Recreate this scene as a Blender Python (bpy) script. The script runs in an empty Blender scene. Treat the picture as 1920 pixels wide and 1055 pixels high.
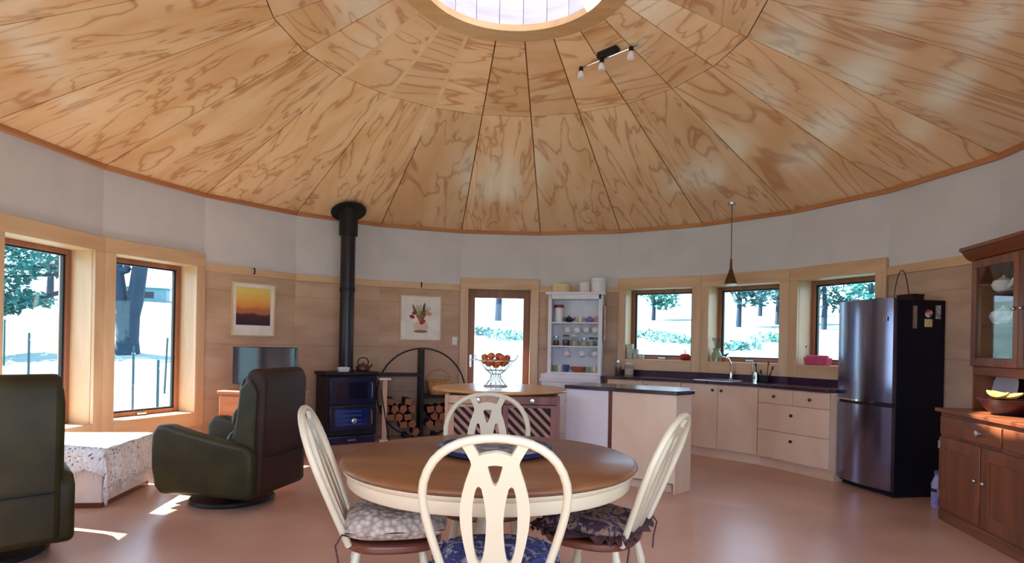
import bpy, bmesh, math, random
from mathutils import Vector, Matrix
from math import sin, cos, pi, radians, hypot
random.seed(7)
S = bpy.context.scene
C = S.collection
# ---------------------------------------------------------------- camera, sky, sun, exposure
F, YH, ROLL, CX, CD, CH = 1139.1, 647.18, .01944, .033, 4.81, 1.28
cam_d = bpy.data.cameras.new('camera'); cam = bpy.data.objects.new('camera', cam_d); C.objects.link(cam)
cam_d.sensor_width = 36; cam_d.lens = 36*F/1920; cam_d.shift_y = (YH-527.5)/1920
cam_d.clip_start = .05; cam_d.clip_end = 500
cam.matrix_world = Matrix.Translation((CX, -CD, CH)) @ Matrix.Rotation(pi/2, 4, 'X') @ Matrix.Rotation(ROLL, 4, 'Z')
S.camera = cam
S.view_settings.view_transform = 'Standard'; S.view_settings.look = 'None'
S.view_settings.gamma = 1; S.view_settings.use_curve_mapping = False
S.view_settings.exposure = 1.72
w = bpy.data.worlds.new('sky'); S.world = w; w.use_nodes = True
bg = w.node_tree.nodes['Background']; bg.inputs[0].default_value = (.58, .74, 1.0, 1); bg.inputs[1].default_value = 1.5
sun_d = bpy.data.lights.new('sun', 'SUN'); sun_d.energy = 12; sun_d.angle = radians(.6); sun_d.color = (1, .95, .86)
sun = bpy.data.objects.new('sun', sun_d); C.objects.link(sun)
sun.rotation_euler = Vector((.88, -.225, -1.0)).to_track_quat('-Z', 'Y').to_euler()
S.cycles.max_bounces = 14; S.cycles.diffuse_bounces = 8; S.cycles.transparent_max_bounces = 16
S.cycles.sample_clamp_indirect = 8; S.cycles.use_denoising = True

# ---------------------------------------------------------------- pixel to place
def ray(px, py):
    U, V = (px-960)/F, (py-YH)/F; c, s = cos(ROLL), sin(ROLL)
    return (c*U+s*V, 1.0, s*U-c*V)
def atz(px, py, z):
    d = ray(px, py); t = (z-CH)/d[2]
    return Vector((CX+d[0]*t, -CD+t, z))
def atD(px, py, D):
    d = ray(px, py)
    return Vector((CX+d[0]*D, -CD+D, CH+d[2]*D))

# ---------------------------------------------------------------- materials
def rgb(c): return (c[0], c[1], c[2], 1)
def hexc(r, g, b):
    f = lambda v: (v/255/12.92) if v/255 <= .04045 else ((v/255+.055)/1.055)**2.4
    return (f(r), f(g), f(b))
MATS = {}
def M(name, c1, c2=None, scale=6, stretch=(1, 1, 1), rough=.5, metal=0, detail=4, dist=0, coat=0, bump=0, lo=.35, hi=.65, rand=True, spec=.5, sheen=0, coord='Object', kind='noise'):
    if name in MATS: return MATS[name]
    m = bpy.data.materials.new(name); m.use_nodes = True; MATS[name] = m
    nt = m.node_tree; N = nt.nodes; L = nt.links; b = N['Principled BSDF']
    if c2 is None: c2 = tuple(min(1, x*.86) for x in c1)
    tc = N.new('ShaderNodeTexCoord'); mp = N.new('ShaderNodeMapping'); mp.inputs['Scale'].default_value = stretch
    L.new(tc.outputs[coord], mp.inputs[0])
    if kind == 'voronoi':
        n = N.new('ShaderNodeTexVoronoi'); n.inputs['Scale'].default_value = scale; out = n.outputs['Distance']
        L.new(mp.outputs[0], n.inputs['Vector'])
    else:
        n = N.new('ShaderNodeTexNoise'); n.noise_dimensions = '4D'
        n.inputs['Scale'].default_value = scale; n.inputs['Detail'].default_value = detail; n.inputs['Distortion'].default_value = dist
        L.new(mp.outputs[0], n.inputs['Vector'])
        if rand:
            oi = N.new('ShaderNodeObjectInfo'); mu = N.new('ShaderNodeMath'); mu.operation = 'MULTIPLY'; mu.inputs[1].default_value = 40
            L.new(oi.outputs['Random'], mu.inputs[0]); L.new(mu.outputs[0], n.inputs['W'])
        out = n.outputs[0]
    r = N.new('ShaderNodeValToRGB'); r.color_ramp.elements[0].position = lo; r.color_ramp.elements[1].position = hi
    r.color_ramp.elements[0].color = rgb(c1); r.color_ramp.elements[1].color = rgb(c2)
    L.new(out, r.inputs[0]); L.new(r.outputs[0], b.inputs['Base Color'])
    b.inputs['Roughness'].default_value = rough; b.inputs['Metallic'].default_value = metal
    b.inputs['Coat Weight'].default_value = coat; b.inputs['Coat Roughness'].default_value = .15
    b.inputs['Specular IOR Level'].default_value = spec; b.inputs['Sheen Weight'].default_value = sheen
    if bump:
        bp = N.new('ShaderNodeBump'); bp.inputs['Strength'].default_value = bump; bp.inputs['Distance'].default_value = .01
        L.new(out, bp.inputs['Height']); L.new(bp.outputs[0], b.inputs['Normal'])
    return m
def wood(name, c1, c2, axis='x', scale=7, rough=.45, coat=0, **k):
    st = {'x': (.12, 1, 1), 'y': (1, .12, 1), 'z': (1, 1, .12)}[axis]
    return M(name, c1, c2, scale=scale, stretch=st, rough=rough, coat=coat, dist=.9, detail=5, **k)

def ply_material():
    m = bpy.data.materials.new('varnished_pine_plywood'); m.use_nodes = True
    nt = m.node_tree; N = nt.nodes; L = nt.links; b = N['Principled BSDF']
    def math_(op, a, v=None):
        n = N.new('ShaderNodeMath'); n.operation = op
        for i, x in enumerate((a, v)):
            if x is None: continue
            if isinstance(x, (int, float)): n.inputs[i].default_value = x
            else: L.new(x, n.inputs[i])
        return n.outputs[0]
    uv = N.new('ShaderNodeUVMap'); uv.uv_map = 'grain'
    oi = N.new('ShaderNodeObjectInfo'); w_ = math_('MULTIPLY', oi.outputs['Random'], 60)
    def noise(sx, sy, scale, detail, dist, woff=0, rough=.5):
        mp = N.new('ShaderNodeMapping'); mp.inputs['Scale'].default_value = (sx, sy, 1); L.new(uv.outputs[0], mp.inputs[0])
        n = N.new('ShaderNodeTexNoise'); n.noise_dimensions = '4D'
        n.inputs['Scale'].default_value = scale; n.inputs['Detail'].default_value = detail; n.inputs['Distortion'].default_value = dist
        n.inputs['Roughness'].default_value = rough
        L.new(mp.outputs[0], n.inputs['Vector']); L.new(math_('ADD', w_, woff), n.inputs['W'])
        return n.outputs[0]
    def ramp(x, stops):
        r = N.new('ShaderNodeValToRGB'); e = r.color_ramp.elements
        while len(e) < len(stops): e.new(.5)
        for el, (p, c) in zip(e, stops): el.position = p; el.color = rgb(c)
        L.new(x, r.inputs[0]); return r.outputs[0]
    def mix(f, a, c):
        n = N.new('ShaderNodeMix'); n.data_type = 'RGBA'
        L.new(f, n.inputs[0])
        for i, x in ((6, a), (7, c)):
            if isinstance(x, tuple): n.inputs[i].default_value = rgb(x)
            else: L.new(x, n.inputs[i])
        return n.outputs[2]
    n1 = noise(.36, 1.5, 1.0, 3.4, 1.9)                       # rotary-cut figure: contours of a stretched field
    cont = math_('PINGPONG', math_('MULTIPLY', n1, 8.0), .5)
    line = ramp(cont, [(0, (1, 1, 1)), (.05, (.7, .7, .7)), (.13, (.12, .12, .12)), (.5, (0, 0, 0))])
    n2 = noise(.45, 2.2, 1.1, 3, 1.2, 7)
    patch = ramp(n2, [(.42, (0, 0, 0)), (.66, (1, 1, 1))])
    n3 = noise(1.5, 60, 2.0, 3, .1, 3)
    fine = ramp(n3, [(.3, (0, 0, 0)), (.75, (1, 1, 1))])
    base = mix(patch, hexc(240, 206, 164), hexc(226, 182, 134))
    base = mix(math_('MULTIPLY', fine, .15), base, hexc(208, 158, 108))
    col = mix(math_('MULTIPLY', line, .68), base, hexc(180, 116, 70))
    tone = math_('ADD', math_('MULTIPLY', oi.outputs['Random'], .16), .90)
    hs = N.new('ShaderNodeHueSaturation'); hs.inputs['Saturation'].default_value = 1.02
    L.new(tone, hs.inputs['Value']); L.new(col, hs.inputs['Color']); L.new(hs.outputs[0], b.inputs['Base Color'])
    b.inputs['Roughness'].default_value = .2; b.inputs['Specular IOR Level'].default_value = .5
    return m

def glass_material(name, tint=(1, 1, 1), refl=.06):
    m = bpy.data.materials.new(name); m.use_nodes = True; nt = m.node_tree; N = nt.nodes; L = nt.links
    N.remove(N['Principled BSDF']); o = N['Material Output']
    t = N.new('ShaderNodeBsdfTransparent'); t.inputs[0].default_value = rgb(tint)
    g = N.new('ShaderNodeBsdfGlossy'); g.inputs['Roughness'].default_value = .02
    lw = N.new('ShaderNodeLayerWeight'); lw.inputs[0].default_value = .5
    pw = N.new('ShaderNodeMath'); pw.operation = 'POWER'; pw.inputs[1].default_value = 4; L.new(lw.outputs['Facing'], pw.inputs[0])
    ad = N.new('ShaderNodeMath'); ad.operation = 'MULTIPLY_ADD'; ad.inputs[1].default_value = .6; ad.inputs[2].default_value = .03; L.new(pw.outputs[0], ad.inputs[0])
    mx = N.new('ShaderNodeMixShader'); L.new(ad.outputs[0], mx.inputs[0]); L.new(t.outputs[0], mx.inputs[1]); L.new(g.outputs[0], mx.inputs[2])
    L.new(mx.outputs[0], o.inputs[0]); return m

PLY = ply_material()
GLASS = glass_material('clear_window_glass', (.97, 1, 1)); JAR = glass_material('jar_glass', (.88, .93, .93))
m_backing = wood('ceiling_joint_brown', hexc(140, 92, 52), hexc(116, 74, 40), rough=.7)
m_glint = wood('pale_joint_glint', hexc(232, 202, 158), hexc(220, 186, 138), 'x', rough=.45)  # pale tone stands in for reflected light on the ceiling joints
m_eave = wood('eave_trim_pine', hexc(196, 136, 88), hexc(176, 112, 70), 'x', rough=.5)
m_well = M('limed_well_boards', hexc(214, 208, 214), hexc(190, 184, 196), scale=1.2, stretch=(1, 1, 8), rough=.5, dist=.5, detail=5)
m_pine = wood('clear_pine_frame', hexc(216, 184, 148), hexc(200, 162, 124), 'z', rough=.42, coat=.1)
m_pine_h = wood('clear_pine_rail', hexc(216, 184, 148), hexc(200, 162, 124), 'x', rough=.42, coat=.1)
m_sash = wood('red_cedar_sash', hexc(164, 108, 80), hexc(136, 84, 60), 'z', rough=.45)
m_white = M('white_plaster', hexc(210, 210, 214), hexc(202, 202, 208), scale=2.5, rough=.85, bump=.05)
m_gasket = M('black_gasket', (.012, .014, .016), rough=.5)
m_steel = M('brushed_steel', (.62, .62, .63), (.5, .5, .52), scale=30, stretch=(1, 1, .05), rough=.28, metal=1)
m_black = M('black_iron', (.008, .006, .009), (.013, .011, .014), rough=.5, spec=.3)
def earth_material():
    m = M('rammed_earth', hexc(204, 176, 154), hexc(176, 146, 124), scale=1.6, stretch=(1, 1, 3.2), rough=.9, detail=8, dist=.4, lo=.3, hi=.7, coord='Generated')
    nt = m.node_tree; N = nt.nodes; L = nt.links; b = N['Principled BSDF']
    tc = N.new('ShaderNodeTexCoord'); ge = N.new('ShaderNodeNewGeometry')
    for n in list(N):
        if n.type == 'MAPPING': 
            for l in list(n.inputs[0].links): L.remove(l)
            L.new(ge.outputs['Position'], n.inputs[0])
    sx = N.new('ShaderNodeSeparateXYZ'); L.new(ge.outputs['Position'], sx.inputs[0])
    nz = N.new('ShaderNodeTexNoise'); nz.inputs['Scale'].default_value = 2.2; L.new(ge.outputs['Position'], nz.inputs['Vector'])
    def math_(op, a, v):
        n = N.new('ShaderNodeMath'); n.operation = op
        for i, x in enumerate((a, v)):
            if isinstance(x, (int, float)): n.inputs[i].default_value = x
            else: L.new(x, n.inputs[i])
        return n.outputs[0]
    zz = math_('ADD', math_('MULTIPLY', sx.outputs[2], 1/.62), math_('MULTIPLY', nz.outputs[0], .06))
    fr = math_('FRACT', zz, 0)
    r = N.new('ShaderNodeValToRGB'); e = r.color_ramp.elements
    e[0].position = 0; e[0].color = (.35, .35, .35, 1); e[1].position = .035; e[1].color = (0, 0, 0, 1)
    L.new(fr, r.inputs[0])
    n = N.new('ShaderNodeTexNoise'); n.inputs['Scale'].default_value = 38; n.inputs['Detail'].default_value = 6; L.new(ge.outputs['Position'], n.inputs['Vector'])
    base = b.inputs['Base Color'].links[0].from_socket
    mx = N.new('ShaderNodeMix'); mx.data_type = 'RGBA'; mx.inputs[7].default_value = rgb(hexc(132, 98, 70))
    L.new(r.outputs[0], mx.inputs[0]); L.new(base, mx.inputs[6]); L.new(mx.outputs[2], b.inputs['Base Color'])
    bp = N.new('ShaderNodeBump'); bp.inputs['Strength'].default_value = .35; bp.inputs['Distance'].default_value = .008
    L.new(n.outputs[0], bp.inputs['Height']); L.new(bp.outputs[0], b.inputs['Normal'])
    return m
m_earth = earth_material()
m_floor = M('sealed_earth_floor', hexc(206, 166, 144), hexc(178, 134, 112), scale=1.4, rough=.29, detail=7, dist=.6, bump=.03, lo=.3, hi=.7, rand=False)

# ---------------------------------------------------------------- mesh helpers
class MB:
    def __init__(s): s.v = []; s.f = []; s.m = []; s.cur = 0
    def add(s, vs, fs, T=None):
        o = len(s.v)
        for p in vs:
            p = Vector(p)
            s.v.append(tuple(T @ p) if T is not None else tuple(p))
        for f in fs: s.f.append(tuple(i+o for i in f)); s.m.append(s.cur)
        return s
    def box(s, x0, x1, y0, y1, z0, z1, T=None):
        return s.add([(x0, y0, z0), (x1, y0, z0), (x1, y1, z0), (x0, y1, z0), (x0, y0, z1), (x1, y0, z1), (x1, y1, z1), (x0, y1, z1)],
                     [(0, 3, 2, 1), (4, 5, 6, 7), (0, 1, 5, 4), (1, 2, 6, 5), (2, 3, 7, 6), (3, 0, 4, 7)], T)
    def prism(s, pts, h0, h1, axis='z', T=None):
        ar = sum(pts[i][0]*pts[(i+1) % len(pts)][1]-pts[(i+1) % len(pts)][0]*pts[i][1] for i in range(len(pts)))
        if ar < 0: pts = pts[::-1]
        n = len(pts)
        def mk(p, h):
            if axis == 'z': return (p[0], p[1], h)
            if axis == 'x': return (h, p[0], p[1])      # pts are (y,z)
            return (p[0], -h, p[1])                     # pts are (x,z), h measured along -y
        vs = [mk(p, h0) for p in pts]+[mk(p, h1) for p in pts]
        fs = [tuple(range(n))[::-1], tuple(range(n, 2*n))]+[(i, (i+1) % n, n+(i+1) % n, n+i) for i in range(n)]
        return s.add(vs, fs, T)
    def lathe(s, prof, n=24, c=(0, 0, 0), sx=1, sy=1, T=None, arc=None):
        vs = []; fs = []; k = len(prof)
        for r, z in prof:
            for i in range(n):
                a = 2*pi*i/n
                vs.append((c[0]+max(r, 1e-4)*cos(a)*sx, c[1]+max(r, 1e-4)*sin(a)*sy, c[2]+z))
        for j in range(k-1):
            for i in range(n):
                fs.append((j*n+i, j*n+(i+1) % n, (j+1)*n+(i+1) % n, (j+1)*n+i))
        if prof[0][0] > 1e-3 and prof[0] != prof[-1]: fs.append(tuple(range(n))[::-1])
        if prof[-1][0] > 1e-3 and prof[0] != prof[-1]: fs.append(tuple(range((k-1)*n, k*n)))
        return s.add(vs, fs, T)
    def tube(s, pts, r, n=8, closed=False, T=None, flat=None):
        pts = [Vector(p) for p in pts]; k = len(pts); vs = []; fs = []
        rr = r if isinstance(r, (list, tuple)) else [r]*k
        up = Vector((0, 0, 1)); prev = None
        for i, p in enumerate(pts):
            a = pts[(i-1) % k] if (closed or i > 0) else p
            b = pts[(i+1) % k] if (closed or i < k-1) else p
            t = (b-a).normalized()
            if prev is None:
                x = t.cross(up)
                if x.length < .05: x = t.cross(Vector((1, 0, 0)))
            else: x = prev-t*prev.dot(t)
            x.normalize(); prev = x; y = t.cross(x)
            for j in range(n):
                an = 2*pi*j/n+pi/n
                q = p+x*rr[i]*cos(an)+y*rr[i]*sin(an)*(flat or 1)
                vs.append(q)
        m = k if closed else k-1
        for i in range(m):
            for j in range(n):
                a, b = i*n, ((i+1) % k)*n
                fs.append((a+j, a+(j+1) % n, b+(j+1) % n, b+j))
        if not closed:
            fs.append(tuple(range(n))[::-1]); fs.append(tuple(range((k-1)*n, k*n)))
        return s.add(vs, fs, T)
    def ball(s, c, r, nu=12, nv=8, T=None):
        if isinstance(r, (int, float)): r = (r, r, r)
        prof = [(sin(pi*j/nv), -cos(pi*j/nv)) for j in range(nv+1)]
        vs = []; fs = []
        for q, z in prof:
            for i in range(nu):
                a = 2*pi*i/nu; q_ = max(q, 1e-3)
                vs.append((c[0]+r[0]*q_*cos(a), c[1]+r[1]*q_*sin(a), c[2]+r[2]*z))
        for j in range(nv):
            for i in range(nu): fs.append((j*nu+i, j*nu+(i+1) % nu, (j+1)*nu+(i+1) % nu, (j+1)*nu+i))
        return s.add(vs, fs, T)
    def plate(s, polys, th, fn=None):
        """flat shape with holes: polys of (a,b), extruded th; fn maps (a,b,h) to a point"""
        cu = bpy.data.curves.new('tmp', 'CURVE'); cu.dimensions = '2D'; cu.fill_mode = 'BOTH'; cu.extrude = th/2
        for p in polys:
            sp = cu.splines.new('POLY'); sp.points.add(len(p)-1); sp.use_cyclic_u = True
            for q, pt in zip(p, sp.points): pt.co = (q[0], q[1], 0, 1)
        o = bpy.data.objects.new('tmp', cu); me = bpy.data.meshes.new_from_object(o)
        bm = bmesh.new(); bm.from_mesh(me); bmesh.ops.remove_doubles(bm, verts=bm.verts, dist=1e-5); bmesh.ops.recalc_face_normals(bm, faces=bm.faces)
        bm.to_mesh(me); bm.free()
        vs = [(fn(*v.co) if fn else tuple(v.co)) for v in me.vertices]; fs = [tuple(f.vertices) for f in me.polygons]
        bpy.data.objects.remove(o); bpy.data.curves.remove(cu); bpy.data.meshes.remove(me)
        return s.add(vs, fs)
    def mesh(s, name, mats, smooth=True, ang=35):
        me = bpy.data.meshes.new(name); me.from_pydata(s.v, [], s.f)
        if not isinstance(mats, (list, tuple)): mats = [mats]
        for m in mats: me.materials.append(m)
        if len(mats) > 1: me.polygons.foreach_set('material_index', s.m)
        me.update()
        if smooth:
            me.shade_smooth(); me.set_sharp_from_angle(angle=radians(ang))
        return me
    def build(s, name, mats, parent=None, loc=None, rz=0, bev=0, seg=2, smooth=True, ang=35, sub=0):
        o = bpy.data.objects.new(name, s.mesh(name, mats, smooth, ang)); C.objects.link(o)
        if parent: o.parent = parent
        if loc is not None: o.location = loc
        if rz: o.rotation_euler.z = rz
        if bev:
            b = o.modifiers.new('bevel', 'BEVEL'); b.width = bev; b.segments = seg; b.limit_method = 'ANGLE'; b.angle_limit = radians(30)
            o.data.shade_smooth(); o.data.set_sharp_from_angle(angle=radians(60))
        if sub:
            q = o.modifiers.new('subdivision', 'SUBSURF'); q.levels = sub; q.render_levels = sub
        return o
def box(x0, x1, y0, y1, z0, z1): return MB().box(x0, x1, y0, y1, z0, z1)
def empty(name, loc=(0, 0, 0), rz=0):
    o = bpy.data.objects.new(name, None); C.objects.link(o); o.location = loc; o.rotation_euler.z = rz; o.empty_display_size = .1
    return o
def tag(o, label, cat, group=None):
    o['label'] = label; o['category'] = cat
    if group: o['group'] = group
    return o
def thing(name, label, cat, loc=(0, 0, 0), rz=0, group=None): return tag(empty(name, loc, rz), label, cat, group)
def struct(o, label=None):
    o['kind'] = 'structure'
    if label: o['label'] = label
    return o
def copy_tree(o, parent=None):
    c = o.copy(); C.objects.link(c)
    if parent: c.parent = parent
    for ch in list(o.children): copy_tree(ch, c)
    return c
def face(d):            # z rotation so that local +y points along d
    return math.atan2(-d[0], d[1])

# ---------------------------------------------------------------- the round room: 22 sectors
NS = 22; R = 4.0; AP = R*cos(pi/NS); HW = R*sin(pi/NS); TH = .36
HE, HR, R0, PH0 = .40778*R+CH, .72681*R+CH, .23289*R, .103
def ja(k): return PH0+2*pi*k/NS
def sa(k): return PH0+2*pi*(k+.5)/NS
def norm(k): return Vector((sin(sa(k)), cos(sa(k)), 0))
def sroot(name, k, off=0): return empty(name, norm(k)*(AP-off), -sa(k))   # local x right, y outward, z up
def on_wall(k, x, z, off=0):
    n = norm(k); t = Vector((n.y, -n.x, 0)); return n*(AP-off)+t*x+Vector((0, 0, z))
TRZ0, TRZ1 = 2.05, 2.135          # timber cap of the rammed earth
FZ = 2.235                        # top of window and door frames
WINS = {-6: (1, .32), -5: (2, .32), 1: (3, .975), 2: (4, .975), 3: (5, .975), -7: (6, .32), 8: (7, .32), 7: (8, .32), -8: (9, .32), -9: (10, .32), 6: (None,)}  # the last windows are out of view, added to let in daylight
WINS.pop(6)
OPEN = (9, 10, -11)
def side_of(k):
    return 'left' if -8 <= k <= -4 else 'back' if -3 <= k <= 2 else 'right' if 3 <= k <= 7 else 'front'
fl = MB().prism([(4.25*sin(2*pi*i/NS+PH0), 4.25*cos(2*pi*i/NS+PH0)) for i in range(NS)], -.12, 0).build('floor', m_floor, smooth=False)
struct(fl, 'sealed earthen floor with a low sheen')
porch = struct(box(-2.2, 2.2, -6.6, -3.9, -.2, -.012).build('floor_porch', m_floor), 'paved step outside the wide opening')
walls = {}
for s_ in ('left', 'back', 'right', 'front'):
    walls[s_] = struct(empty('wall_'+s_), 'rammed earth wall with white plaster band above')
def trap(y0, y1, xa=None, xb=None):
    h = lambda y: (AP+y)*math.tan(pi/NS)
    return [(-h(y0) if xa is None else xa, y0), (h(y0) if xb is None else xb, y0), (h(y1) if xb is None else xb, y1), (-h(y1) if xa is None else xa, y1)]
def wallpiece(k, mb, mat, name='wall_segment'):
    o = mb.build(name, mat, walls[side_of(k)], loc=norm(k)*AP, rz=-sa(k), smooth=False); return o
ks = list(range(-11, 11))
eave = struct(empty('trim_1'), 'timber trim where the plaster meets the plywood ceiling')
cap = struct(empty('trim_2'), 'timber cap along the top of the rammed earth')
for k in ks:
    if k in OPEN:
        wallpiece(k, MB().prism(trap(0, TH), 2.45, HE+.14), m_white, 'plaster_band')
    else:
        top = FZ-.02 if (k in WINS or k == -1) else TRZ0+.02
        wallpiece(k, MB().prism(trap(.004, TH), top, HE+.14), m_white, 'plaster_band')
        if k in WINS:
            zb = WINS[k][1]; wallpiece(k, MB().prism(trap(0, TH), 0, zb+.02), m_earth)
        elif k != -1:
            wallpiece(k, MB().prism(trap(0, TH), 0, TRZ0+.02), m_earth)
        if k in WINS or k == -1:
            zb = WINS[k][1] if k in WINS else 0
            for q in (-1, 1):
                h0, h1 = AP*math.tan(pi/NS), (AP+TH)*math.tan(pi/NS)
                wallpiece(k, MB().prism([(q*.47, .01), (q*h0, .01), (q*h1, TH), (q*.47, TH)], zb, FZ-.02), m_earth)
            wallpiece(k, MB().box(-.5, .5, .01, TH, FZ-.12, FZ-.02), m_earth)
        else:
            mb = MB().prism(trap(-.022, .02), TRZ0, TRZ1)
            mb.build('board', m_pine_h, cap, loc=norm(k)*AP, rz=-sa(k), bev=.004)
    mb = MB().prism(trap(-.03, .02), HE-.035, HE+.012)
    mb.build('board', m_eave, eave, loc=norm(k)*AP, rz=-sa(k), bev=.005)

# windows and door ------------------------------------------------
def frame_boards(root, zb, zt, side=.112, head=.145, sill=.15, reveal=.27, deep=True):
    w_ = HW-.004
    for q in (-1, 1):
        MB().box(min(q*w_, q*(w_-side)), max(q*w_, q*(w_-side)), -.03, .012, zb, zt-head).build('casing', m_pine, root, bev=.004)
    MB().box(-w_, w_, -.03, .012, zt-head, zt).build('head_casing', m_pine_h, root, bev=.004)
    i = w_-side
    for q in (-1, 1):
        MB().box(min(q*i, q*(i+.02)), max(q*i, q*(i+.02)), .0, reveal+.06, zb+sill, zt-head).build('reveal_board', m_pine, root)
    MB().box(-i-.02, i+.02, 0, reveal+.06, zt-head, zt-head+.02).build('reveal_board', m_pine_h, root)
    if sill:
        MB().box(-i, i, -.03, .012, zb, zb+sill).build('sill_casing', m_pine_h, root, bev=.004)
        MB().box(-i, i, .0, reveal+.06, zb+sill-.02, zb+sill).build('sill', m_pine_h, root, bev=.003)
    return i
def window(k, n, zb):
    zt = FZ; root = struct(sroot('window_%d' % n, k), 'deep pine framed window looking out over the paddock')
    i = frame_boards(root, zb, zt); z0, z1 = zb+.15, zt-.145; y0 = .215
    sash = empty('sash'); sash.parent = root
    for a in ((-i, -i+.05, z0, z1), (i-.05, i, z0, z1)):
        MB().box(a[0], a[1], y0, y0+.055, a[2], a[3]).build('stile', m_sash, sash, bev=.006)
    for a in ((z0, z0+.045), (z1-.045, z1)):
        MB().box(-i+.05, i-.05, y0, y0+.055, a[0], a[1]).build('rail', m_sash, sash, bev=.006)
    j = i-.05
    MB().plate([[(-j, z0+.045), (j, z0+.045), (j, z1-.045), (-j, z1-.045)], [(-j+.022, z0+.062), (j-.022, z0+.062), (j-.022, z1-.062), (-j+.022, z1-.062)]], .03,
               lambda a, b, h: (a, y0+.035+h, b)).build('gasket', m_gasket, root)
    MB().box(-j+.01, j-.01, y0+.034, y0+.040, z0+.055, z1-.055).build('pane', GLASS, root)
    MB().box(-.05, .05, y0-.022, y0, z0+.012, z0+.03).box(-.012, .045, y0-.034, y0-.02, z0+.016, z0+.026).build('latch', m_steel, root)
for k, (n, zb) in WINS.items(): window(k, n, zb)
def door():
    root = struct(sroot('door_1', -1), 'glazed timber door in a deep pine frame')
    i = frame_boards(root, 0, FZ, side=.112, head=.145, sill=0, reveal=.27)
    leaf = empty('door_leaf'); leaf.parent = root; y0 = .17
    MB().box(-i-.02, i+.02, 0, .3, -.01, .02).build('threshold', m_sash, root)
    for a in ((-i, -i+.095), (i-.095, i)): MB().box(a[0], a[1], y0, y0+.045, .02, FZ-.145).build('stile', m_sash, leaf, bev=.005)
    MB().box(-i+.095, i-.095, y0, y0+.045, .02, .32).build('bottom_rail', m_sash, leaf, bev=.005)
    MB().box(-i+.095, i-.095, y0, y0+.045, FZ-.265, FZ-.145).build('top_rail', m_sash, leaf, bev=.005)
    MB().box(-i+.09, i-.09, y0+.02, y0+.026, .31, FZ-.26).build('pane', GLASS, leaf)
    MB().box(-i+.03, -i+.06, y0-.008, y0, .95, 1.13).tube([(-i+.045, y0-.005, 1.06), (-i+.045, y0-.05, 1.06), (-i+.16, y0-.055, 1.06)], .009).build('handle', m_steel, leaf)
door()

# ceiling ---------------------------------------------------------
ceil = MB()
def cone(a, s, up=0):       # point on joint line of angle a, s: 0 eave .. 1 ring
    r = R+(R0-R)*s; return Vector((r*sin(a), r*cos(a), HE+(HR-HE)*s+up))
for k in range(NS):
    o = len(ceil.v); a, b = ja(k), ja(k+1)
    ex = .10
    ceil.add([cone(a, -ex, .016), cone(b, -ex, .016), cone(b, 1.02, .016), cone(a, 1.02, .016)], [(0, 3, 2, 1)])
    ceil.add([cone(a, -ex, .12), cone(b, -ex, .12), cone(b, 1.02, .12), cone(a, 1.02, .12)], [(0, 1, 2, 3)])
ceiling = struct(ceil.build('ceiling', m_backing, smooth=False), 'conical varnished plywood ceiling radiating from a round skylight')
SL = (cone(0, 1)-cone(0, 0)).length; SPL = 2.30/SL
for k in ks:
    a, b = ja(k), ja(k+1)
    t = (cone(b, 0)-cone(a, 0)).normalized(); nrm = t.cross(cone(a, 1)-cone(a, 0)).normalized()
    if nrm.z > 0: nrm = -nrm
    for lvl, (s0, s1) in enumerate(((0.0, SPL-.0012), (SPL+.0012, 1.0))):
        g = .006
        q = [cone(a, s0)+t*g, cone(b, s0)-t*g, cone(b, s1)-t*g, cone(a, s1)+t*g]
        q2 = [p-nrm*.012 for p in q]
        me = bpy.data.meshes.new('ceiling_panel'); me.from_pydata([tuple(p) for p in q]+[tuple(p) for p in q2], [], [(0, 1, 2, 3), (7, 6, 5, 4), (0, 4, 5, 1), (1, 5, 6, 2), (2, 6, 7, 3), (3, 7, 4, 0)])
        me.materials.append(PLY); uv = me.uv_layers.new(name='grain'); mid = (q[0]+q[1])/2
        rd = (cone(a, 1)-cone(a, 0)+cone(b, 1)-cone(b, 0)).normalized(); ou, ov = random.uniform(0, 30), random.uniform(0, 30)
        for l in me.loops:
            p = Vector(me.vertices[l.vertex_index].co)-mid; x_, y_ = p.dot(rd), p.dot(t)
            uv.data[l.index].uv = (x_+ou, y_+ov) if lvl == 0 else (y_+ou, x_*.9+ov)
        ob = bpy.data.objects.new('ceiling_panel', me); C.objects.link(ob); ob.parent = ceiling
for k in (-4, -3, -2):  # pale strips in place of light reflected along these joints
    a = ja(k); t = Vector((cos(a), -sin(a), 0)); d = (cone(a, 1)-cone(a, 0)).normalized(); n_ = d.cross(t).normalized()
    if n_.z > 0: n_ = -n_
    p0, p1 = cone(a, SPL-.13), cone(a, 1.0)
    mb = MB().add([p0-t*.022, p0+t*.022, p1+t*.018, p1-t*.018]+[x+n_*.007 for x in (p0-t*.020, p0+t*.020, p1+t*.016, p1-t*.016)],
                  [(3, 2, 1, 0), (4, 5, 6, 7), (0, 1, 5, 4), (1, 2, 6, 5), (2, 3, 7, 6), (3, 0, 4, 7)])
    mb.build('glint_strip', m_glint, ceiling, smooth=False)
RH = .755
rp = [(RH, HR-.03), (.955, HR-.03), (.955, HR+.03), (RH, HR+.03), (RH, HR-.03)]
MB().lathe(rp, 66).build('ring_board', wood('ring_board_ply', hexc(222, 182, 130), hexc(205, 160, 106), 'x', rough=.4), ceiling)
WH = 1.1
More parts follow.
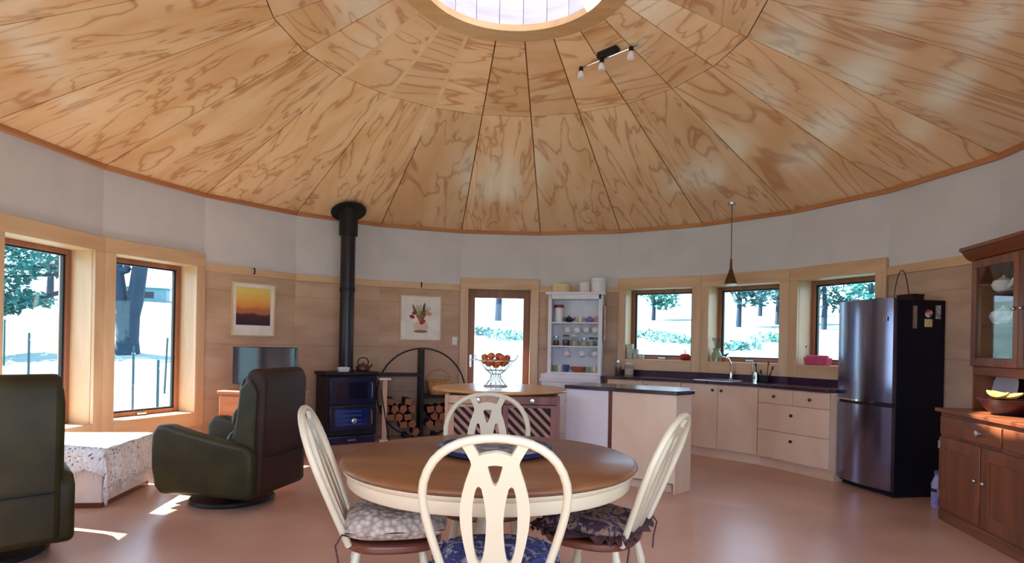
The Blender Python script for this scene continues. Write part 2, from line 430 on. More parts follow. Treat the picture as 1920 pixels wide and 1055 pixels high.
for i in range(NS):
    a, b = ja(i)+.004, ja(i+1)-.004; r1, r2 = RH+.012, RH+.035
    MB().prism([(r1*sin(a), r1*cos(a)), (r1*sin(b), r1*cos(b)), (r2*sin(b), r2*cos(b)), (r2*sin(a), r2*cos(a))], HR-.02, HR+WH*.45-.0015).build('well_board', m_well, ceiling, smooth=False)
    MB().prism([(r1*sin(a), r1*cos(a)), (r1*sin(b), r1*cos(b)), (r2*sin(b), r2*cos(b)), (r2*sin(a), r2*cos(a))], HR+WH*.45+.0015, HR+WH).build('well_board', m_well, ceiling, smooth=False)
MB().lathe([(RH+.037, HR+.02), (RH+.07, HR+.02), (RH+.07, HR+WH+.02), (RH+.037, HR+WH+.02), (RH+.037, HR+.02)], 44).build('well_casing', m_white, ceiling)
m_rib = M('white_skylight_rib', (.8, .8, .8), rough=.4)
MB().lathe([(.02, .25), (.3, .21), (.55, .12), (.80, .0)], 44, (0, 0, HR+WH+.03)).build('skylight_dome', GLASS, ceiling)
for i in range(16):
    a = 2*pi*i/16
    MB().tube([(q*sin(a), q*cos(a), HR+WH+.03+z) for q, z in ((.05, .235), (.3, .195), (.55, .105), (.80, -.01))], .014, 6).build('skylight_rib', m_rib, ceiling)
MB().lathe([(.08, .21), (.08, .25), (.001, .25)], 20, (0, 0, HR+WH+.03)).build('skylight_hub', m_rib, ceiling)

# ---------------------------------------------------------------- outdoors
m_grass = M('pale_dry_grass', (.12, .20, .195), (.045, .12, .125), scale=.35, rough=.95, detail=6, lo=.35, hi=.75, rand=False)
m_leaf = M('blue_green_leaves', (.008, .085, .085), (.02, .16, .15), scale=1.5, rough=.7)
m_leaf2 = M('pale_green_leaves', (.02, .16, .13), (.04, .24, .20), scale=1.5, rough=.7)
m_bark = M('blue_grey_bark', (.006, .02, .04), (.012, .035, .06), scale=5, stretch=(1, 1, .25), rough=.9, bump=.3)
def terrain(x, y):
    r = hypot(x, y); a = math.atan2(x, y)
    k = .105 if a > -.7 else .105-.055*min(1, (-.7-a)/.5)
    if abs(a) > 2.3: k = .02
    return -.22+k*max(0, min(r, 75)-7)-.0*max(0, r-75)+.12*sin(x*.35+1)*cos(y*.3)*min(1, max(0, (r-8)/10))
g = MB(); rs = [0, 3, 5.5, 7, 9, 12, 15, 19, 24, 30, 38, 48, 60, 75, 95, 130]; na = 72
for r in rs:
    for i in range(na):
        a = 2*pi*i/na; x, y = r*sin(a), r*cos(a); g.v.append((x, y, terrain(x, y)))
for j in range(len(rs)-1):
    for i in range(na):
        g.f.append((j*na+i, (j+1)*na+i, (j+1)*na+(i+1) % na, j*na+(i+1) % na)); g.m.append(0)
struct(g.build('ground', m_grass), 'pale paddock grass rising away from the house')
def leafcloud(mb, c, rad, n, size, rnd):
    for _ in range(n):
        d = Vector((rnd.gauss(0, 1), rnd.gauss(0, 1), rnd.gauss(0, 1))).normalized()*(rnd.random()**.45)
        p = Vector((c[0]+d.x*rad[0], c[1]+d.y*rad[1], c[2]+d.z*rad[2]))
        u = Vector((rnd.gauss(0, 1), rnd.gauss(0, 1), rnd.gauss(0, .7))).normalized(); v = u.orthogonal().normalized()
        s = size*rnd.uniform(.6, 1.3)
        mb.add([p-u*s, p+v*s*.45, p+u*s, p-v*s*.45], [(0, 1, 2, 3)])
def tree(x, y, h, trunk_r, clouds, label, seed, leaf=None, group=None, fork=False, size=.22, n=260, name='paddock_tree'):
    rnd = random.Random(seed); z = terrain(x, y)-.1
    t = thing(name, label, 'tree', (x, y, z), 0, group)
    mb = MB()
    if fork:
        k_ = trunk_r
        mb.tube([(0, 0, 0), (.02, 0, .5), (0, 0, 1.25)], [k_*1.45, k_*1.15, k_*1.3], 12)
        mb.tube([(-.02, 0, .9), (-k_*.75, 0, 1.6), (-k_*1.3, 0, 2.6), (-k_*2.6, 0, h)], [k_*.9, k_*.72, k_*.6, k_*.3], 10)
        mb.tube([(.02, 0, .9), (k_*.85, 0, 1.6), (k_*1.35, 0, 2.6), (k_*2.0, .2, h)], [k_*.95, k_*.85, k_*.8, k_*.4], 10)
    else:
        mb.tube([(0, 0, 0), (.05*h*.2, 0, h*.35), (-.02*h, 0, h*.75), (.02*h, 0, h)], [trunk_r*1.25, trunk_r, trunk_r*.6, trunk_r*.2], 9)
    mb.build('trunk', m_bark, t)
    for c, r in clouds:
        o = MB(); leafcloud(o, c, r, n, size, rnd); q = o.build('foliage', leaf or m_leaf, t, smooth=False); q['kind'] = 'stuff'
        b = MB().tube([(0, 0, h*.45), (c[0]*.5, c[1]*.5, h*.45+(c[2]-h*.45)*.6), c], [trunk_r*.35, trunk_r*.2, trunk_r*.08], 6).build('branch', m_bark, t)
    return t
# the big forked tree beyond the tall window, its crown seen through the window beside it
p = atD(238, 640, 17.5)
tree(p.x, p.y, 5.6, .25, [((-2.5, -.4, 2.6), (.9, .9, .45)), ((-3.4, -.5, 2.2), (.9, .9, .42)), ((-2.8, -.2, 1.6), (.7, .7, .28)), ((-4.3, -.8, 2.5), (1.0, .9, .6)), ((-3.6, -.2, 1.35), (.6, .6, .22)), ((-.6, .3, 3.4), (1.3, 1.0, .5))],
     'big forked gum tree standing just beyond the fence by the tall windows', 3, fork=True, n=420, size=.10)
for i, (px, D, h, lab) in enumerate(((92, 34, 4.2, 'small bushy tree far up the paddock behind the forked gum'), (30, 38, 4.8, 'rounder bushy tree far up the paddock behind the forked gum'), (140, 44, 4.0, 'low tree on the skyline right behind the forked gum'))):
    q = atD(px, 600, D); tree(q.x, q.y, h, .16, [((0, 0, h*.75), (1.7, 1.4, 1.1)), ((.9, 0, h*.55), (1.1, 1, .7))], lab, 20+i, n=220, size=.28)
q = atD(934, 574, 42); tree(q.x, q.y, 7, .2, [((0, 0, 5.6), (2.6, 2, 1.4))], 'slender tree on the hillside straight beyond the glazed door', 31, m_leaf2, n=200)
bush = [(905, 600, 31, 1.3, 'low blue bush on the hill left of the view through the glazed door'), (965, 603, 28, 1.5, 'wide low bush on the hill right of the view through the glazed door'),
        (1208, 597, 30, 1.6, 'dark spreading bush on the hill beyond the first kitchen window'), (1265, 606, 28, 1.4, 'flat long bush on the hill beyond the first kitchen window'),
        (1385, 600, 25, 1.1, 'low bush on the hill beyond the middle kitchen window'), (1448, 602, 28, 1.0, 'small bush on the hill beyond the middle kitchen window')]
for i, (px, py, D, wd, lab) in enumerate(bush):
    q = atD(px, py, D); z = terrain(q.x, q.y); rnd = random.Random(60+i)
    t = thing('hill_bush', lab, 'bush', (q.x, q.y, z))
    o = MB(); leafcloud(o, (0, 0, .16), (wd, .8, .24), 200, .13, rnd); f_ = o.build('foliage', m_leaf2 if i % 2 else m_leaf, t, smooth=False); f_['kind'] = 'stuff'
    MB().tube([(0, 0, -.1), (.1, 0, .3)], [.06, .03], 6).build('stem', m_bark, t)
kt = [(1385, 36, 5.0, 'dense tree on the skyline at the left of the middle kitchen window'), (1425, 46, 6.2, 'taller tree on the skyline in the middle kitchen window'), (1458, 38, 4.8, 'round tree on the skyline at the right of the middle kitchen window'),
      (1545, 33, 4.6, 'loose tree on the skyline at the left of the end kitchen window'), (1590, 41, 5.6, 'pale tree on the skyline above the fridge in the end kitchen window'), (1634, 29, 3.8, 'thin tree at the right of the end kitchen window'), (1225, 44, 4.2, 'pale far tree on the skyline of the first kitchen window')]
for i, (px, D, h, lab) in enumerate(kt):
    q = atD(px, 585, D); tree(q.x, q.y, h, .13, [((0, 0, h*.62), (1.7, 1.3, 1.3)), ((.8, 0, h*.4), (1.2, 1, .8))], lab, 80+i, m_leaf2 if i in (4, 5, 6) else m_leaf, n=200, size=.25)
m_post = M('dark_steel_picket', (.012, .05, .07), rough=.6)
posts = [(250, 690, 11, 'thin steel fence picket seen beside the forked trunk'), (296, 720, 9.5, 'nearest steel fence picket beyond the tall window'), (309, 672, 12.5, 'leaning steel fence picket by the window jamb'), (54, 668, 12, 'short steel fence picket below the small bushy tree'), (8, 650, 15, 'far steel fence picket at the paddock edge')]
for i, (px, py, D, lab) in enumerate(posts):
    q = atD(px, py, D); z = terrain(q.x, q.y); zt = z+1.15
    t = thing('fence_picket', lab, 'fence post', (q.x, q.y, z))
    MB().tube([(0, 0, -.15), (.05 if i == 2 else 0, 0, 1.15)], .022, 6).build('picket', m_post, t)
    MB().box(-.03, .03, -.008, .008, 1.0, 1.03).build('wire_clip', m_steel, t)
q = atD(268, 600, 45); t = thing('farm_shed', 'low grey farm shed on the skyline beside the forked trunk', 'shed', (q.x, q.y, terrain(q.x, q.y)-.1), .4)
m_shed = M('shed_iron', (.10, .22, .26), rough=.6)
MB().box(-1.6, 1.6, -1, 1, 0, 1.0).build('wall', m_shed, t)
MB().prism([(-1.15, .98), (1.15, .98), (1.15, 1.05), (0, 1.5), (-1.15, 1.05)], -1.75, 1.75, 'x').build('roof', M('shed_roof', (.35, .5, .52), rough=.5), t)
for x in (-.9, .2): MB().box(x, x+.6, -1.03, -.99, .25, .7).build('window', m_gasket, t)

# ---------------------------------------------------------------- dining table and chairs
m_cream = M('cream_paint', hexc(202, 186, 160), hexc(198, 181, 154), scale=3, rough=.35, coat=.15)
m_top = wood('walnut_stained_top', hexc(134, 84, 46), hexc(110, 64, 34), 'x', rough=.38, coat=.1)
m_seat = wood('red_brown_seat', hexc(110, 52, 32), hexc(86, 38, 24), 'y', rough=.35, coat=.2)
TBL = Vector((-.055, -2.11, 0)); TR = .645; TZ = .79
t = thing('dining_table', 'round dining table with brown top, white apron and pedestal', 'table', TBL)
MB().lathe([(.001, TZ-.032), (TR-.05, TZ-.034), (TR-.012, TZ-.03), (TR, TZ-.018), (TR-.004, TZ-.008), (TR-.018, TZ), (.001, TZ)], 72).build('tabletop', m_top, t, ang=50)
MB().lathe([(TR-.10, TZ-.030), (TR-.012, TZ-.032), (TR-.016, TZ-.045), (TR-.03, TZ-.055), (TR-.032, TZ-.095), (TR-.04, TZ-.105), (TR-.10, TZ-.105), (TR-.10, TZ-.030)], 72).build('apron', m_cream, t, ang=50)
MB().lathe([(.19, TZ-.034), (.19, TZ-.07), (.07, TZ-.10), (.055, TZ-.16), (.075, TZ-.22), (.05, TZ-.28), (.085, TZ-.40), (.095, TZ-.48), (.06, TZ-.54), (.075, TZ-.57), (.075, TZ-.68), (.03, TZ-.70)], 28).build('pedestal', m_cream, t)
for i in range(4):
    a = pi/4+i*pi/2; d = Vector((cos(a), sin(a), 0))
    MB().tube([d*.05+Vector((0, 0, .17)), d*.11+Vector((0, 0, .17)), d*.18+Vector((0, 0, .11)), d*.24+Vector((0, 0, .045)), d*.285+Vector((0, 0, .03))], [.04, .042, .036, .03, .028], 10).build('foot', m_cream, t)

HOOP = [(460, 368), (400, 371), (335, 380), (270, 396), (215, 420), (170, 449), (130, 487), (95, 540), (73, 595), (64, 650), (66, 720), (78, 790), (97, 870), (118, 945), (140, 1020), (160, 1085), (190, 1185)]
TILT = radians(21)
def ch(a, b, h=0):      # chair back plane: zoomed-photo coords to the tilted plane
    X = (a-458)/1693; Sx = (1171-b)/1405
    return (X, -.17-Sx*sin(TILT)+h*cos(TILT), .46+Sx*cos(TILT)+h*sin(TILT))
def mirror(l): return [(916-a, b) for a, b in l]
outl = [(335, 385), (352, 418), (372, 452), (410, 441), (458, 435)]
outl2 = [(278, 400), (300, 432), (326, 478), (331, 500), (315, 545), (298, 590), (280, 650), (268, 710), (265, 770), (270, 840), (283, 920), (300, 1000), (320, 1080), (352, 1180)]
outline = outl+mirror(outl)[::-1][1:]+mirror(outl2)+outl2[::-1]
tri = [(418, 503), (440, 500), (458, 499), (476, 500), (498, 503), (492, 530), (480, 570), (468, 598), (458, 606), (448, 598), (436, 570), (424, 530)]
lens = [(370, 608), (358, 616), (348, 645), (338, 700), (333, 770), (333, 840), (338, 920), (350, 990), (362, 1025), (375, 1036), (388, 1020), (400, 960), (408, 880), (411, 800), (406, 730), (396, 670), (384, 620)]
dia = [(458, 1048), (448, 1070), (430, 1150), (486, 1150), (468, 1070)]
def splat_fn(a, b, h): return ch(a, b, h)
def make_chair():
    r = empty('dining_chair')
    seat = [(.215*math.copysign(abs(cos(a))**.75, cos(a)), .015+.205*math.copysign(abs(sin(a))**.75, sin(a))) for a in [2*pi*i/36 for i in range(36)]]
    MB().prism(seat, .422, .46).build('seat', m_seat, r, bev=.012, seg=3)
    pts = [ch(a, b) for a, b in HOOP]; pts = pts+[ch(a, b) for a, b in mirror(HOOP)][::-1][:-1]
    pts = [ch(a, b) for a, b in HOOP[::-1]]+[ch(a, b) for a, b in mirror(HOOP)][1:]
    MB().tube(pts, .0145, 10).build('back_hoop', m_cream, r, ang=60)
    MB().plate([outline, tri, lens, mirror(lens)[::-1], dia], .016, splat_fn).build('back_splat', m_cream, r, smooth=False)
    for sx in (-1, 1):
        for sy in (-1, 1):
            a, b = Vector((sx*.14, sy*.13, .43)), Vector((sx*.20, sy*.20-.02*(sy < 0), 0))
            n = [0, .15, .3, .36, .42, .5, .56, .62, .8, 1]; rr = [.015, .018, .021, .015, .022, .019, .022, .015, .017, .011]
            MB().tube([a.lerp(b, q) for q in n], rr, 10).build('leg', m_cream, r)
        MB().tube([(sx*.17, -.165, .21), (sx*.172, 0, .21), (sx*.17, .165, .21)], [.009, .014, .009], 8).build('stretcher', m_cream, r)
    MB().tube([(-.17, 0, .21), (0, 0, .21), (.17, 0, .21)], [.009, .014, .009], 8).build('stretcher', m_cream, r)
    return r
def base(p, f): return Vector((p[0], p[1], 0))+Vector((f[0], f[1], 0)).normalized()*.17
chair0 = make_chair()
specs = [((-.012, -2.735), (0, 1), 'cream hoop-back dining chair with blue floral pad and its splat facing the opening'),
         ((-.65, -2.18), (.98, .19), 'cream hoop-back dining chair with the beige crocheted cushion'),
         ((.585, -2.14), (-.88, .47), 'cream hoop-back dining chair with the dark ruffled floral cushion'),
         ((-.095, -1.50), (.03, -1), 'cream hoop-back dining chair between the table and the slatted round-top cupboard')]
roots = []
for i, (p, f, lab) in enumerate(specs):
    c = chair0 if i == 0 else copy_tree(chair0)
    c.location = base(p, f); c.rotation_euler.z = face(f); tag(c, lab, 'chair', 'cream chairs around the dining table'); roots.append((c.location.copy(), c.rotation_euler.z))
m_croc = M('beige_crochet', hexc(206, 184, 166), hexc(150, 128, 120), scale=42, rough=.95, kind='voronoi', lo=.2, hi=.75, bump=.6)
def floral(name, cols, scale=16):
    m = M(name, cols[0], cols[1], scale=scale, rough=.9, detail=2, dist=1.5)
    e = [n for n in m.node_tree.nodes if n.type == 'VALTORGB'][0].color_ramp
    while len(e.elements) < len(cols): e.elements.new(.5)
    for i, (el, c) in enumerate(zip(e.elements, cols)): el.position = .28+.44*i/(len(cols)-1); el.color = rgb(c)
    return m
m_flo1 = floral('dark_floral', [hexc(40, 18, 24), hexc(70, 30, 34), hexc(34, 30, 60), hexc(150, 110, 92), hexc(96, 84, 50), hexc(60, 24, 30)])
m_flo2 = floral('blue_floral', [hexc(24, 26, 70), hexc(60, 66, 130), hexc(40, 26, 50), hexc(170, 160, 176), hexc(50, 40, 90)])
m_ruf = floral('floral_ruffle', [hexc(30, 14, 18), hexc(84, 44, 44), hexc(46, 22, 30), hexc(130, 96, 84)], 24)
def cushion(i, lab, mat, ruffle=None, w_=.205, h=.075, name='seat_cushion', dz=0):
    loc, rz = roots[i]
    t = thing(name, lab, 'cushion', loc+Vector((0, 0, .46+dz)), rz)
    mb = MB(); n = 18; idx = {}
    rnd = random.Random(i)
    for lvl in (0, 1):
        for a in range(n+1):
            for b in range(n+1):
                u, v = a/n*2-1, b/n*2-1
                e = max(0, (1-u**4)*(1-v**4))**.5
                x = u*w_*(1-.10*v*v); y = .02+v*w_*(1-.10*u*u)
                z = h*.42+e*h*.58+.005*sin(u*7+i)*cos(v*6) if lvl else h*.42-e*h*.42
                idx[(lvl, a, b)] = len(mb.v); mb.v.append((x, y, z))
    for a in range(n):
        for b in range(n):
            q = [(a, b), (a+1, b), (a+1, b+1), (a, b+1)]
            mb.f.append(tuple(idx[(1,)+k] for k in q)); mb.f.append(tuple(idx[(0,)+k] for k in q[::-1])); mb.m += [0, 0]
    o = mb.build('pad', mat, t, ang=80)
    bm = bmesh.new(); bm.from_mesh(o.data); bmesh.ops.remove_doubles(bm, verts=bm.verts, dist=.0005); bm.to_mesh(o.data); bm.free()
    if ruffle:
        rb = MB(); m_ = 96
        for k in range(m_):
            a = 2*pi*k/m_; cx_, sy_ = math.copysign(abs(cos(a))**.45, cos(a)), math.copysign(abs(sin(a))**.45, sin(a))
            for q, (e, z) in enumerate(((.93, h*.42), (1.10+.05*sin(k*1.9), h*.35+.012*sin(k*2.3)), (1.17+.05*sin(k*2.7), h*.2+.018*sin(k*1.7)))):
                rb.v.append((cx_*w_*e, .02+sy_*w_*e, max(.002, z)))
        for k in range(m_):
            for q in (0, 1): rb.f.append((k*3+q, k*3+q+1, ((k+1) % m_)*3+q+1, ((k+1) % m_)*3+q)); rb.m.append(0)
        rb.build('ruffle', ruffle, t, ang=80)
    for sx in (-1, 1):
        MB().tube([(sx*.17, -.15, .03), (sx*.205, -.19, .05), (sx*.215, -.215, .01), (sx*.20, -.205, -.05), (sx*.205, -.20, -.11)], .004, 5).build('tie', m_ruf, t)
cushion(1, 'beige crocheted cushion on the chair nearest the recliners', m_croc, None, h=.125, w_=.222)
cushion(2, 'dark floral cushion with a ruffled edge on the chair beside the kitchen island', m_flo1, m_ruf, h=.085)
cushion(0, 'blue floral cushion with a ruffled edge, half hidden behind the front chair back', m_flo2, m_flo2)
cushion(3, 'blue floral cushion on the far chair, mostly under the tabletop', m_flo2, None, h=.06)
t = thing('round_tray', 'round dark blue tray with a grey woven mat on the dining table', 'tray', TBL+Vector((.02, .08, TZ)))
MB().lathe([(.001, .002), (.235, .002), (.255, .012), (.262, .03), (.256, .032), (.246, .016), (.001, .012)], 48).build('tray_dish', M('navy_glaze', (.012, .018, .07), (.02, .03, .11), rough=.25), t)
MB().lathe([(.001, .013), (.205, .013), (.212, .018), (.205, .024), (.001, .024)], 40).build('woven_mat', M('grey_weave', hexc(150, 144, 140), hexc(84, 76, 78), scale=22, rough=.9, detail=2, bump=.4), t)

# ---------------------------------------------------------------- recliners
m_lea = M('olive_leather', hexc(56, 50, 20), hexc(38, 33, 13), scale=5, rough=.5, bump=.12, spec=.35)
m_lea2 = M('brown_leather_back', hexc(50, 26, 20), hexc(38, 18, 15), scale=5, rough=.55, bump=.12, spec=.3)
def make_recliner(backmat):
    r = empty('recliner')
    MB().lathe([(.001, 0), (.30, 0), (.32, .015), (.31, .035), (.001, .035)], 40).lathe([(.06, .03), (.06, .1)], 16).build('swivel_base', m_black, r)
    MB().box(-.30, .30, -.33, .36, .095, .27).build('chassis', m_lea, r, bev=.02)
    for s in (-1, 1):
        pr = [(-.40, .10), (.36, .10), (.42, .16), (.445, .30), (.45, .55), (.40, .625), (.30, .625), (.10, .575), (-.15, .53), (-.36, .50), (-.42, .44), (-.42, .14)]
        x0, x1 = sorted((s*.245, s*.37))
        MB().prism(pr, x0, x1, 'x').build('arm', m_lea, r, bev=.035, seg=4)
    MB().box(-.25, .25, -.25, .42, .24, .43).build('seat_cushion', m_lea, r, bev=.06, seg=4)
    MB().box(-.25, .25, .36, .455, .11, .40).build('footrest', m_lea, r, bev=.035, seg=4)
    pr = [(-.44, .12), (-.36, .10), (-.16, .42), (-.20, .60), (-.26, .85), (-.31, 1.04), (-.37, 1.075), (-.44, 1.06), (-.475, .98), (-.465, .60)]
    MB().prism(pr, -.295, .295, 'x').build('backrest', backmat, r, bev=.05, seg=4)
    for z, y, hh in ((.90, -.235, .15), (.68, -.175, .13), (.51, -.13, .10)):
        MB().ball((0, y-.02, z), (.27, .085, hh), 20, 12).build('back_pillow', m_lea, r)
    for s in (-1, 1):
        MB().prism([(-.40, .45), (-.22, .48), (-.27, .92), (-.36, 1.0), (-.42, .9)], *sorted((s*.27, s*.315)), 'x').build('back_wing', m_lea, r, bev=.02, seg=3)
    MB().box(-.27, .27, -.482, -.462, .40, .408).build('back_seam', m_black, r)
    return r
rc = make_recliner(m_lea2); rc.location = (-2.19, .075, 0); rc.rotation_euler.z = face((-.977, .21))
tag(rc, 'dark leather swivel recliner between the lace-covered chest and the television', 'armchair', 'leather recliners by the windows')
rl = make_recliner(m_lea); rl.location = (-3.02, -1.285, 0); rl.rotation_euler.z = face((-.72, .69))
tag(rl, 'olive leather swivel recliner with its broad back to the dining table', 'armchair', 'leather recliners by the windows')

# ---------------------------------------------------------------- lace-covered chest
m_chest = M('cream_chest_paint', hexc(226, 214, 206), hexc(214, 200, 194), rough=.55)
f = Vector((-.132, .991)); CT = Vector((-3.41, .086, 0)); rz = face(f)
t = thing('blanket_chest', 'low cream chest with brown skirting under the lace cloth by the windows', 'chest', CT, rz)
MB().box(-.345, .345, -.395, .395, .04, .42).build('body', m_chest, t, bev=.006)
MB().box(-.335, .335, -.385, .385, 0, .04).build('plinth', m_seat, t)
MB().box(-.36, .36, -.41, .41, .42, .445).build('lid', m_chest, t, bev=.006)
def lace_material():
    m = M('white_lace', (.86, .86, .87), (.70, .70, .74), scale=34, rough=.95, kind='voronoi', lo=.3, hi=.6, bump=.5)
    N = m.node_tree.nodes; L = m.node_tree.links; o = N['Material Output']; b = N['Principled BSDF']
    tc = N.new('ShaderNodeTexCoord'); v = N.new('ShaderNodeTexVoronoi'); v.feature = 'DISTANCE_TO_EDGE'; v.inputs['Scale'].default_value = 34; L.new(tc.outputs['Object'], v.inputs['Vector'])
    g = N.new('ShaderNodeMath'); g.operation = 'GREATER_THAN'; g.inputs[1].default_value = .24; L.new(v.outputs['Distance'], g.inputs[0])
    t = N.new('ShaderNodeBsdfTransparent'); x = N.new('ShaderNodeMixShader'); L.new(g.outputs[0], x.inputs[0]); L.new(b.outputs[0], x.inputs[1]); L.new(t.outputs[0], x.inputs[2]); L.new(x.outputs[0], o.inputs[0])
    return m
m_lace = lace_material()
t = thing('lace_tablecloth', 'white fringed lace cloth draped over the low chest', 'tablecloth', CT+Vector((0, 0, .446)), rz)
mb = MB(); n = 40; gx = .36+.31; gy = .41+.19; V = {}
for a in range(n+1):
    for b in range(n+1):
        u, v = (a/n*2-1)*gx, (b/n*2-1)*gy
        if abs(u) > .36: u = math.copysign(.36+(abs(u)-.36)*(.86+.16*abs(sin(v*13))), u)
        if abs(v) > .41: v = math.copysign(.41+(abs(v)-.41)*(.80+.24*abs(sin(u*13))), v)
        x, y, z = u, v, .006
        ox, oy = max(0, abs(u)-.362), max(0, abs(v)-.412)
        if ox > 0: x = math.copysign(.366+.012*(1+sin(v*23))*min(1, ox*6)+.02*min(1, oy*8), u)
        if oy > 0: y = math.copysign(.416+.012*(1+sin(u*25))*min(1, oy*6)+.02*min(1, ox*8), v)
        z = .006-(max(ox, oy) if not (ox > 0 and oy > 0) else hypot(ox, oy)*1.05)
        z = max(z, -.435)
        V[a, b] = len(mb.v); mb.v.append((x, y, z))
for a in range(n):
    for b in range(n): mb.f.append((V[a, b], V[a+1, b], V[a+1, b+1], V[a, b+1])); mb.m.append(0)
o = mb.build('cloth', m_lace, t, ang=80); so = o.modifiers.new('thickness', 'SOLIDIFY'); so.thickness = .004; so.offset = 1
fr = MB(); rnd = random.Random(4)
edge = [(a, 0) for a in range(n)]+[(n, b) for b in range(n)]+[(a, n) for a in range(n, 0, -1)]+[(0, b) for b in range(n, 0, -1)]
for (a, b), (c_, d_) in zip(edge, edge[1:]+edge[:1]):
    p, q = Vector(mb.v[V[a, b]]), Vector(mb.v[V[c_, d_]])
    for k in range(2):
        s = p.lerp(q, k/2); e = s+Vector((rnd.uniform(-.01, .01), rnd.uniform(-.01, .01), -max(.004, min(.045, s.z+.44))))
        fr.tube([s, e], .0025, 4)
o = fr.build('fringe', m_lace, t); o['kind'] = 'stuff'

# ---------------------------------------------------------------- television and stand
m_std = wood('honey_oak', hexc(196, 128, 84), hexc(166, 98, 58), 'x', rough=.45)
tz = face((.16, .986)); TP = Vector((-2.66, 1.83, 0))
t = thing('television_stand', 'honey timber cabinet under the television', 'cabinet', TP, tz)
MB().box(-.40, .40, -.20, .20, .06, .70).build('body', m_std, t, bev=.005)
MB().box(-.42, .42, -.22, .22, .70, .735).build('top', m_std, t, bev=.006)
MB().box(-.39, .39, -.18, .18, 0, .06).build('plinth', m_seat, t)
for x in (-.39, .005):
    d = MB().box(x, x+.385, -.222, -.2, .09, .68).build('door', m_std, t, bev=.005)
    MB().ball((x+(.35 if x < -.1 else .035), -.235, .42), .014).build('knob', m_black, d)
t = thing('television', 'flat screen television reflecting the windows on the timber cabinet', 'television', TP+Vector((0, 0, .735)), tz)
MB().box(-.372, .372, -.03, .02, .06, .475).build('bezel', M('gloss_black', (.006, .007, .01), rough=.15), t, bev=.006)
MB().box(-.36, .36, -.033, -.029, .075, .463).build('screen', M('dark_screen', (.006, .012, .03), (.008, .016, .04), rough=.08, spec=.8), t)
MB().box(-.14, .14, -.10, .10, 0, .012).build('foot', m_black, t, bev=.004)
MB().box(-.05, .05, -.005, .018, .01, .07).build('neck', m_black, t)

# ---------------------------------------------------------------- wood stove
m_enam = M('blue_black_enamel', (.006, .009, .05), (.009, .013, .07), rough=.22, coat=.4)
m_firegl = M('stove_glass', (.008, .02, .12), (.014, .05, .26), scale=4, rough=.06, spec=.9)  # blue of a reflection put into the fire glass colour
SP = norm(-3)*3.70; SP.x += .03; rz = -sa(-3)
t = thing('wood_stove', 'dark blue-black wood stove with oven, glass doors and tall black flue', 'stove', SP, rz)
MB().box(-.33, .33, -.20, .20, .10, .86).build('body', m_black, t, bev=.012)
MB().box(-.355, .355, -.235, .21, .86, .905).build('hotplate', m_black, t, bev=.012)
MB().box(-.31, .31, -.22, .18, 0, .10).build('plinth', m_enam, t, bev=.01)
for nm, z0, z1 in (('oven_door', .51, .83), ('fire_door', .17, .48)):
    d = MB().box(-.29, .29, -.228, -.2, z0, z1).build(nm, m_enam, t, bev=.01)
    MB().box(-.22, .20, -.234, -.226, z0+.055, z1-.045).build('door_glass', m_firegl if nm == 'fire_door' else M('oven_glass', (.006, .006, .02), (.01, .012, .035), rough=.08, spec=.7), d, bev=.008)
    MB().tube([(.245, -.228, z0+.06), (.245, -.262, z0+.08), (.245, -.262, z1-.08), (.245, -.228, z1-.06)], .008, 8).build('door_handle', m_steel, d)
    if nm == 'fire_door':
        for z in (.24, .29, .35, .40): MB().box(-.20, .12, -.2385, -.2345, z, z+.018).build('air_bar', M('blue_grate', (.03, .08, .32), rough=.3), d)
MB().box(-.05, .05, -.226, -.219, .04, .055).build('maker_plate', m_steel, t)
MB().lathe([(.03, 0), (.035, .012), (.02, .02)], 16, T=Matrix.Translation((.02, -.24, .29)) @ Matrix.Rotation(pi/2, 4, 'X')).build('air_knob', m_steel, t)
fy = .04
MB().lathe([(.105, .90), (.105, .93), (.092, .94), (.092, 1.95)], 28, (0, fy, 0)).build('flue_lower', M('flue_black', (.010, .008, .014), (.014, .012, .02), rough=.3, spec=.4), t)
MB().lathe([(.098, 1.93), (.098, 1.985)], 28, (0, fy, 0)).build('flue_joint', m_black, t)
MB().lathe([(.094, 1.98), (.094, 2.72)], 28, (0, fy, 0)).build('flue_upper', MATS['flue_black'], t)
MB().lathe([(.118, 2.66), (.118, 3.0)], 28, (0, fy, 0)).build('flue_sleeve', m_black, t)
sl = math.atan((HR-HE)/(R-R0))
MB().lathe([(.001, -.01), (.118, -.012), (.222, -.008), (.225, .004), (.001, .006)], 36, T=Matrix.Translation((0, fy, 2.968)) @ Matrix.Rotation(-sl, 4, 'X')).build('ceiling_collar', m_black, t)
top = SP+Vector((0, 0, .905)); ax = Vector((cos(rz), sin(rz), 0)); ay = Vector((-sin(rz), cos(rz), 0))
m_kettle = M('dark_red_enamel', (.12, .012, .012), (.09, .01, .01), rough=.3)
t = thing('kettle', 'small dark red kettle with looped handle on the stove top', 'kettle', top+ax*.21-ay*.02, rz)
MB().lathe([(.06, 0), (.085, .012), (.09, .04), (.075, .075), (.045, .092), (.001, .095)], 24).build('body', m_kettle, t)
MB().tube([(-.06, 0, .075), (-.075, 0, .12), (-.05, 0, .165), (0, 0, .178), (.05, 0, .165), (.075, 0, .12), (.06, 0, .075)], .007, 8).build('handle', m_black, t)
MB().tube([(.07, 0, .04), (.115, 0, .07), (.125, 0, .09)], [.018, .012, .01], 8).build('spout', m_kettle, t)
MB().ball((0, 0, .102), .012).build('lid_knob', m_black, t)
t = thing('matchbox_tray', 'small pale tray standing at the front of the stove top beside the flue', 'tray', top-ax*.10-ay*.15, rz)
MB().prism([(-.06, 0), (.06, 0), (.08, .055), (-.08, .055)], -.03, .03, 'y').build('tray', M('pale_blue_tin', hexc(206, 208, 222), rough=.4), t, bev=.003)
